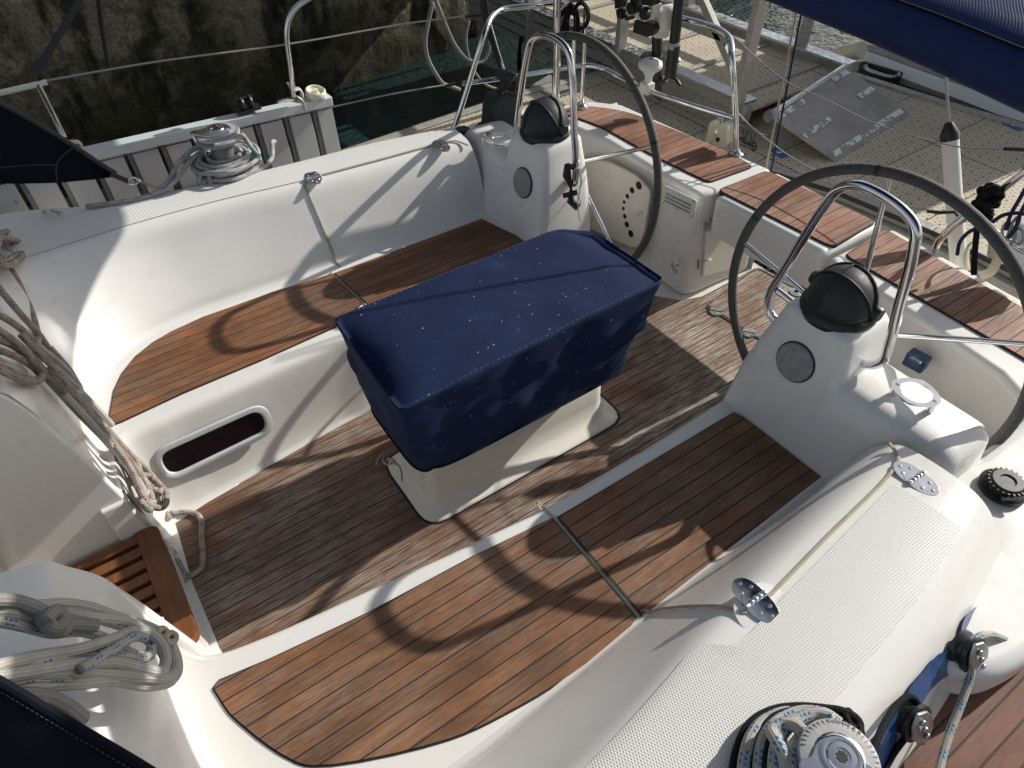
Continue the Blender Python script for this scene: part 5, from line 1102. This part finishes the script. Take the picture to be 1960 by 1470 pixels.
# hose / shore power cable hanging outside the far quarter
m = MB()
m.tube(cat([at_y(u, v, 3.75) for u, v in ((828, 5), (820, 40), (814, 80), (818, 110), (830, 135), (848, 160), (862, 165), (880, 172))], 8), .0125, 10)
m.tube(cat([at_y(u, v, 3.85) for u, v in ((826, -20), (840, 15), (856, 55), (872, 88), (896, 114), (922, 118), (935, 100), (937, 80))], 8), .011, 10); m.tube(cat([at_y(u, v, 3.85) for u, v in ((898, 40), (892, 70), (896, 105), (910, 140), (930, 162), (955, 172))], 8), .0085, 10)
o = m.build('shore_cable', M['rope_grey'], None, angle=180); tag(o, 'grey and black cable looping down outside the far stern rail', 'cable')
m = MB(); m.tube([at_z(916, -30, 1.2), at_z(930, 40, 1.0), at_z(944, 85, .9), at_z(964, 142, .8)], .015, 10); m.tube([at_z(926, -30, 1.2), at_z(936, 40, 1.0), at_z(950, 90, .9), at_z(966, 140, .8)], .01, 8); o = m.build('strap', M['black_rubber'], None); tag(o, 'black strap stretched down behind the far stern rail corner', 'strap')
# dark straps up to the hood frame over the guard rail at top left
m = MB(); m.tube([at_y(66, 142, SY), at_y(120, 55, SY), at_y(170, -30, SY - .1)], .026, 8, flat=.5); o = m.build('strap', M['black_rubber'], None); tag(o, 'wide black strap rising from the far stanchion at the upper left', 'strap')
m = MB(); m.tube([at_y(186, -20, SY), at_y(196, 60, SY), at_y(208, 130, SY + .2)], .021, 8, flat=.5); o = m.build('strap', M['black_rubber'], None); tag(o, 'narrow black strap hanging in front of the mossy wall', 'strap')
# folding gangplank carried along the far rail
gp_ = thing('gangplank', 'folded aluminium gangplank with grey slats carried on edge along the far guard rail', 'gangplank', (.5, 3.68, .5))
GY = 3.68
t0, t1 = at_y(120, 306, GY), at_y(632, 190, GY); dx = (t1 - t0); L = dx.length; dx.normalize()
nv = dx.cross(V((0, 0, 1))).normalized(); nv = nv if nv.y < 0 else -nv; upv = V((0, 0, 1))
t0 = t0 - dx * .6; L += .6
m = MB(); m.bar(t0, t0 + dx * L, .075, .05); m.build('top_beam', M['bright_aluminium'], gp_, bevel=.006)
m = MB(); m.bar(t0 + nv * .041 - upv * .028, t0 + dx * L + nv * .041 - upv * .028, .006, .004); m.build('beam_groove', M['seam_dark'], gp_)
pit = .158; k = 0; xx = L - .004
while xx > .1:
    wd = .118 if k else .085
    m = MB(); m.bar(t0 + dx * (xx - wd / 2) - upv * .026, t0 + dx * (xx - wd / 2) - upv * .50, .024, wd, dx); m.build('slat', M['slat_aluminium'], gp_, bevel=.002)
    m = MB(); m.bar(t0 + dx * (xx - wd - .012) - upv * .026 - nv * .02, t0 + dx * (xx - wd - .012) - upv * .5 - nv * .02, .02, .02, dx); m.build('edge_bar', M['grey_metal'], gp_)
    xx -= wd + .04; k += 1
m = MB(); m.bar(t0 - upv * .50, t0 + dx * L - upv * .50, .06, .04); m.build('bottom_beam', M['aluminium'], gp_, bevel=.004)
wc = at_y(604, 178, GY); m = MB(); m.lathe([(.016, -.018), (.048, -.02), (.054, -.014), (.054, .014), (.048, .02), (.042, .018), (.036, .004), (.014, .004), (.013, .022), (.0, .024)], wc + V((0, 0, .0)), (.1, -.2, 1), 28); m.build('roller_wheel', M['cream_plastic'], gp_, angle=45)
pcl = at_y(474, 208, GY); m = MB(); m.box(pcl + V((0, 0, -.0)), (.12, .07, .012)); 
for s in (-.022, .022): m.tube([pcl + V((s, 0, .03)) + V((0, .026 * math.cos(a), .026 * math.sin(a))) for a in [2 * math.pi * q / 16 for q in range(16)]], .011, 8, closed=True)
m.tube([pcl + V((-.045, .0, .055)), pcl + V((.045, 0, .055))], .008, 8); m.build('pipe_clamp', M['black_plastic'], gp_)
tp = thing('webbing_strap', 'pale webbing tied round the foot of the gate stanchion and the gangplank', 'strap', at_y(566, 175, 3.6)); m = MB()
m.tube(cat([at_y(u, v, 3.62) for u, v in ((552, 160), (560, 172), (572, 170), (578, 184), (566, 192), (552, 190))], 6), .022, 8, flat=.3); m.tube(cat([at_y(u, v, 3.60) for u, v in ((568, 184), (578, 192), (583, 210))], 6), .022, 8, flat=.2); m.tube(cat([at_y(u, v, 3.60) for u, v in ((560, 190), (545, 191), (532, 196))], 6), .018, 8, flat=.2); m.build('webbing', M['grey_webbing'], tp)
m = MB(); m.tube(cat([at_y(u, v, 3.6) for u, v in ((108, 258), (122, 268), (135, 272), (150, 272), (155, 278), (140, 280), (124, 276))], 6), .02, 8, flat=.35); o = m.build('webbing_strap', M['cream_webbing'], None); tag(o, 'pale webbing wrapped round the foot of the far left stanchion', 'strap')
m = MB(); m.tube(cat([at_z(u, v, .68) for u, v in ((-10, 400), (5, 370), (12, 362), (22, 372), (34, 390))], 6), .006, 8); o = m.build('line', M['rope_white'], None); tag(o, 'thin white line looped beside the far side deck at the left edge', 'line')
for u, v in ((87, 407), (104, 405), (116, 411)):
    m = MB(); m.lathe([(.012, 0), (.012, .006), (.006, .012), (0, .012)], at_z(u, v, .775), (0, 0, 1), 14); m.build('deck_stud', M['dull_steel'], coam_s)
m = MB(); m.tube([at_z(97, 404, .79), at_z(116, 410, .79)], .005, 8); m.build('deck_eye', M['dull_steel'], coam_s)
# ================================================================== HARBOUR
m = MB(); m.grid([[V((x, y, -.58)) for x in (-40, -10, -2, 4, 10, 20, 60)] for y in (-40, -10, 0, 5, 12, 40)]); m.build('water', M['harbour_water'], None, kind='structure')
# quay wall
wa, wb = V((-6, 5.52, 0)), V((11, 8.55, 0)); wn = (wb - wa); wl = wn.length; wd = wn.normalized(); wo = V((wd.y, -wd.x, 0))
m = MB(); rows = []
NX, NZ = 230, 60
for j in range(NZ + 1):
    z = -1.2 + 4.7 * j / NZ; r = []
    for i in range(NX + 1):
        p = wa + wd * (wl * i / NX); q = V((p.x, p.y, z))
        dsp = .07 * noise.fractal(q * 1.3, 1.0, 2.0, 4) + .03 * noise.noise(q * 5.5) + .018 * noise.noise(q * 14) + .05 * (z - .4)
        if abs((i / NX * wl) % 2.35 - 1.1) < .035: dsp -= -.05
        r.append(q - wo * (dsp * 1.0))
    rows.append(r)
m.grid(rows); qw = m.build('quay_wall', M['quay_concrete'], None, angle=180); tag(qw, 'tall rough stone quay wall, mossy and stained dark near the water', 'quay wall')
# unseen block added to cast the diagonal shadow on the quay wall
m = MB(); m.prism([V((5.35, 5.95, 1.05)), V((5.50, 5.95, 1.05)), V((5.50, 8.2, 1.05)), V((5.35, 8.2, 1.05))], (0, 0, 2.55)); m.build('shadow_block', M['quay_concrete'], qw, bevel=.03, smooth=True)
# pontoon
dz = .05
pon = [V((.9, 4.42, dz)), V((.9, 3.95, dz)), V((2.9, 3.93, dz)), V((3.22, 3.95, dz)), V((3.42, 3.3, dz)), V((3.57, 2.7, dz)), V((3.76, 2.1, dz)), V((3.82, 1.5, dz)), V((3.84, -6, dz)), V((5.9, -6, dz)), at_z(1960, 240, dz), at_z(1819, 199, dz), at_z(1655, 148, dz), V((5.3, 4.3, dz)), V((3.15, 4.50, dz))]
m = MB(); m.prism([p - V((0, 0, .03)) for p in pon], (0, 0, .03)); pt_ = m.build('pontoon_deck', M['dock_grating'], None, smooth=False, kind='structure')
def edge(a, b, w_, h, zc, mat='dock_frame', name='edge_beam'): m = MB(); m.bar(V((a[0], a[1], zc)), V((b[0], b[1], zc)), w_, h); return m.build(name, M[mat], pt_, bevel=.008)
n_ = len(pon)
for i in range(n_):
    a, b = pon[i], pon[(i + 1) % n_]; d = (b - a).normalized(); nn = V((d.y, -d.x, 0))
    edge(a + nn * -.035, b + nn * -.035, .075, .20, dz - .082)
    edge(a + nn * .045, b + nn * .045, .05, .24, dz - .15); edge(a + nn * .004, b + nn * .004, .012, .03, dz + .004, 'seam_dark', 'edge_groove')
m = MB(); m.prism([V((p.x, p.y, -.55)) for p in [V((1.0, 4.3, 0)), V((1.0, 4.05, 0)), V((3.5, 4.0, 0)), V((3.95, 1.5, 0)), V((3.95, -6, 0)), V((5.7, -6, 0)), V((5.2, 4.1, 0))]], (0, 0, .5)); m.build('float', M['grey_plastic'], pt_, bevel=.03)
# pale bumper along the edge nearest the boat
be = [V((3.36, 3.25, 0)), V((3.50, 2.68, 0)), V((3.69, 2.08, 0)), V((3.75, 1.5, 0)), V((3.77, -6, 0))]
m = MB(); m.grid([[p + V((dx_, 0, z)) for p in be] for dx_, z in ((.0, -.06), (-.05, -.09), (-.065, -.2), (-.05, -.34), (.02, -.40))]); m.build('bumper', M['cream_plastic'], pt_, angle=60)
m = MB(); cp = px([(1058, 140), (1098, 176), (1062, 188), (1015, 166)], dz + .004); m.prism(cp, (0, 0, .006)); m.build('cover_plate', M['checker_plate'], pt_)
for (u, v), s_ in (((895 * .4388 + 1100, 668 * .4388), '2'), ((1918 * .4388 + 1100, 550 * .4388), '1')):
    c_ = at_z(u, v, dz); m = MB(); m.box(c_ + V((0, 0, .004)), (.085, .13, .006), Matrix.Rotation(-.2, 3, 'Z')); t = m.build('berth_tag', M['sign_blue'], None, bevel=.001); tag(t, 'small blue berth tag reading %s on the pontoon %s' % (s_, 'by the foot of the ramp' if s_ == '2' else 'near the far edge under the canvas'), 'tag', 'blue berth tags on the pontoon')
    m = MB(); me = letters(s_, .075); add_mesh(m, me, Matrix.Translation(c_ + V((0, 0, .009))) @ Matrix.Rotation(-1.77, 4, 'Z')); m.build('number', M['sign_white'], t, smooth=False)
# mooring cleat
c_ = at_z(1432, 268, dz); cl = thing('mooring_cleat', 'grey mooring cleat on the pontoon with a dark chain round it', 'cleat', c_); m = MB(); m.tube(cat([c_ + V((-.03, .12, .085)), c_ + V((0, .06, .08)), c_ + V((0, -.06, .08)), c_ + V((.03, -.13, .075))], 6), lambda t: .016 - .005 * abs(t - .5) * 2, 10); m.tube([c_ + V((0, .035, 0)), c_ + V((0, .03, .08))], .014, 10); m.tube([c_ + V((0, -.035, 0)), c_ + V((0, -.03, .08))], .014, 10); m.build('horns', M['grey_metal'], cl)
m = MB()
for k in range(9): q = c_ + V((-.06 + .02 * math.sin(k * 2.1), .12 - .03 * k, .012 + .004 * (k % 2))); m.tube([q + V((.011 * math.cos(a), .017 * math.sin(a), .006 * math.sin(a + k))) for a in [2 * math.pi * j / 10 for j in range(10)]], .004, 6, closed=True)
m.build('chain', M['seam_dark'], cl)
# gangway bridge to the quay, and its flap
GX0, GX1, GZ, GY0, GY1 = 3.92, 4.98, .28, 2.98, 6.58
gw = thing('gangway', 'aluminium gangway bridge with beige grating and side beams, resting on the pontoon', 'gangway', ((GX0 + GX1) / 2, GY0, .0))
for x in (GX0, GX1):
    m = MB(); m.bar((x, GY0, .10), (x, GY1, .10), .07, .33)
    b_ = m.build('side_beam', M['dock_frame'], gw, bevel=.008)
    for z in (.0, .09, .18): m = MB(); m.bar((x - .037, GY0, z), (x - .037, GY1, z), .012, .02); m.build('beam_rib', M['aluminium'], b_, bevel=.003)
    m = MB(); m.bar((x, GY0, .272), (x, GY1, .272), .12, .02); m.build('beam_cap', M['aluminium'], b_, bevel=.003)
m = MB(); m.box(((GX0 + GX1) / 2, (GY0 + GY1) / 2, .205), (GX1 - GX0, GY1 - GY0, .02)); m.build('grating', M['dock_grating'], gw, smooth=False)
for k in range(9):
    y = GY0 + .22 + k * .52; m = MB(); m.bar((GX0 + .05, y, .222), (GX1 - .05, y, .222), .05, .02); m.build('cleat_bar', M['dock_frame'], gw, bevel=.004)
RX = GX0 - .045
posts = []
for x, s_ in ((GX0 - .06, 1), (GX1 + .03, -1)):
    for k in range(4):
        y = GY0 + (.0 if s_ > 0 else .42) + .06 + k * 1.22; m = MB(); m.bar((x, y, -.0), (x, y - .02, 1.05), .085, .05, (0, 1, 0)); p_ = m.build('rail_post', M['dock_frame'], gw, bevel=.006)
        for z in (.04, .2): m = MB(); m.lathe([(.022, 0), (.022, .008), (.012, .016), (0, .016)], V((x - .027, y, z)), (-1, 0, 0), 14); m.build('bolt', M['grey_metal'], p_, angle=40)
    for z in (.62, 1.05): m = MB(); m.bar((x, GY0 + .05, z), (x, GY1, z), .05, .05); m.build('hand_rail', M['dock_frame'], gw, bevel=.008)
    m = MB(); m.bar((x, GY0 + .14, .45), (x + .0, GY0 + .75, 1.02), .05, .05, (1, 0, 0)); m.build('rail_brace', M['dock_frame'], gw, bevel=.006)
rp = thing('ramp_plate', 'grey chequered metal ramp flap with worn white tape strips, leading from gangway to pontoon', 'ramp', (4.6, 2.7, .1))
rA, rB = at_z(1476, 222, .262), at_z(1620, 129, .262); rC, rD = at_z(1742, 216, dz + .01), at_z(1600, 308, dz + .01)
m = MB(); m.prism([rA, rB, rC, rD], (0, 0, -.012)); pl_ = m.build('plate', M['checker_plate'], rp, smooth=False)
q4 = lambda s, t: rA.lerp(rB, s).lerp(rD.lerp(rC, s), t)
rn_ = (rB - rA).cross(rD - rA).normalized(); rn_ = rn_ if rn_.z > 0 else -rn_
for s0, s1, t0_, t1_ in ((.02, .36, .03, .11), (.76, .97, .02, .10), (.02, .36, .44, .52), (.78, .98, .40, .48), (.02, .98, .87, .95)):
    m = MB(); m.prism([q4(s0, t0_) + rn_ * .002, q4(s1, t0_) + rn_ * .002, q4(s1, t1_) + rn_ * .002, q4(s0, t1_) + rn_ * .002], rn_ * .0015); m.build('tape_strip', M['worn_tape'], pl_, smooth=False)
m = MB(); m.tube([rA + V((0, .01, .005)), rB + V((0, .01, .005))], .022, 12); m.build('hinge_tube', M['aluminium'], rp)
m = MB(); m.lathe([(.04, -.03), (.045, 0), (.04, .03)], rA, (1, 0, 0), 14); m.build('hinge_bracket', M['grey_metal'], rp)
# fender line and rope hanging under the gangway
ropes('rope', 'dark wet rope hanging from the gangway side toward the water', [[V((GX0 - .06, 5.62, .0)), V((GX0 - .09, 5.62, -.2)), V((GX0 - .1, 5.6, -.5)), V((GX0 - .3, 5.55, -.75))], [V((GX0 - .08, 5.62, -.12)), V((GX0 - .12, 5.55, -.2)), V((GX0 - .13, 5.54, -.42))]], 'rope_black', .017)
# motor boat across the pontoon
bt_ = thing('motorboat', 'white motorboat stern with a black recess and grab handle, moored across the pontoon', 'motorboat', (6.6, 1.6, -.3))
bx = lambda u, v, x=6.05: at_x(u, v, x)
outl = [(1622, 118), (1626, 100), (1642, 92), (1700, 112), (1800, 150), (1960, 206), (1960, 246), (1850, 190), (1760, 168), (1660, 135), (1626, 128)]
m = MB(); up_ = cat([bx(u, v) for u, v in ((1628, 98), (1650, 100), (1740, 132), (1850, 172), (1990, 225))], 6); md = [p + V((-.06, 0, -.06)) for p in up_]; lo = cat([bx(u, v) for u, v in ((1622, 125), (1650, 138), (1740, 170), (1850, 200), (1990, 245))], 6); inn = [p + V((.5, 0, .02)) for p in up_]
lo2 = [p + V((.1, 0, -.35)) for p in lo]; m.grid([inn, up_, md, lo, lo2]); m.build('hull', M['gelcoat'], bt_, angle=60)
m = MB(); m.grid([[p + V((.04, 0, .012)) for p in up_], [p + V((.16, 0, .02)) for p in up_]]); m.build('swim_deck', M['dock_frame'], bt_)
m = MB(); m.grid([[p + V((.16, 0, .015)) for p in up_], [p + V((.30, 0, .20)) for p in up_], [p + V((1.6, 0, .30)) for p in up_]]); m.build('deck', M['gelcoat'], bt_)
m = MB(); m.prism([bx(u, v, 5.96) for u, v in ((1649, 118), (1656, 116), (1730, 138), (1722, 160), (1646, 138))], (-.03, 0, 0)); m.build('recess', M['black_plastic'], bt_, bevel=.008)
m = MB(); m.tube(cat([bx(u, v, 5.90) for u, v in ((1656, 124), (1658, 131), (1680, 141), (1710, 148), (1719, 144), (1718, 140))], 6), .018, 10); m.build('grab_handle', M['dull_steel'], bt_)
m = MB(); m.bar(bx(1640, 142, 6.0), bx(1980, 262, 6.0), .08, .06); m.build('rubbing_strake', M['black_rubber'], bt_)
m = MB(); m.prism([V((6.75, 1.45, 0)), V((6.75, 3.45, 0)), V((9.6, 3.3, 0)), V((9.6, 1.6, 0))], (0, 0, 2.15)); cb_ = m.build('shade_cabin', M['gelcoat'], bt_, bevel=.12, bseg=4)  # unseen upper works, added to throw shade over the pontoon
m = MB(); m.box((6.74, 2.45, 1.5), (.03, 1.5, .7)); m.build('window', M['dark_glass'], cb_, bevel=.01)
fd = thing('dock_fender', 'cream cylindrical fender lying between gangway and the motorboat', 'fender', at_x(1622, 105, 5.9)); m = MB(); m.tube(cat([at_x(u, v, 5.9) for u, v in ((1600, 112), (1612, 104), (1632, 98), (1650, 96))], 5), .07, 14); m.build('body', M['cream_plastic'], fd)
# ------------------------------------------------------------------ camera, sun, sky
cam = bpy.data.cameras.new('camera'); co = bpy.data.objects.new('camera', cam); col.objects.link(co)
right, down, fwd = V(RM[0]), V(RM[1]), V(RM[2])
co.matrix_world = Matrix(((right.x, -down.x, -fwd.x, CAM.x), (right.y, -down.y, -fwd.y, CAM.y), (right.z, -down.z, -fwd.z, CAM.z), (0, 0, 0, 1)))
cam.sensor_width = 36; cam.lens = FOC / 1960 * 36; cam.clip_start = .02; cam.clip_end = 500
scene.camera = co
EL, AZ = math.radians(28.3), math.radians(4.0)
to_sun = V((math.cos(EL) * math.cos(AZ), -math.cos(EL) * math.sin(AZ), math.sin(EL)))
sl = bpy.data.lights.new('sun', 'SUN'); sl.energy = 5.0; sl.angle = math.radians(.53); sl.color = (1.0, .955, .885)
so = bpy.data.objects.new('sun', sl); col.objects.link(so); so.rotation_euler = to_sun.to_track_quat('Z', 'Y').to_euler()
w = bpy.data.worlds.new('World'); scene.world = w; w.use_nodes = True
nt = w.node_tree; bg = nt.nodes['Background']; sky = nt.nodes.new('ShaderNodeTexSky'); sky.sky_type = 'NISHITA'; sky.sun_disc = False
sky.sun_elevation = EL; sky.sun_rotation = math.radians(90) + AZ; sky.air_density = 1.0; sky.dust_density = 1.5; sky.ozone_density = 1.0
hs = nt.nodes.new('ShaderNodeHueSaturation'); hs.inputs['Saturation'].default_value = .55; nt.links.new(sky.outputs[0], hs.inputs['Color']); nt.links.new(hs.outputs[0], bg.inputs[0]); bg.inputs[1].default_value = .105
scene.view_settings.view_transform = 'Standard'; scene.view_settings.look = 'None'; scene.view_settings.exposure = 0
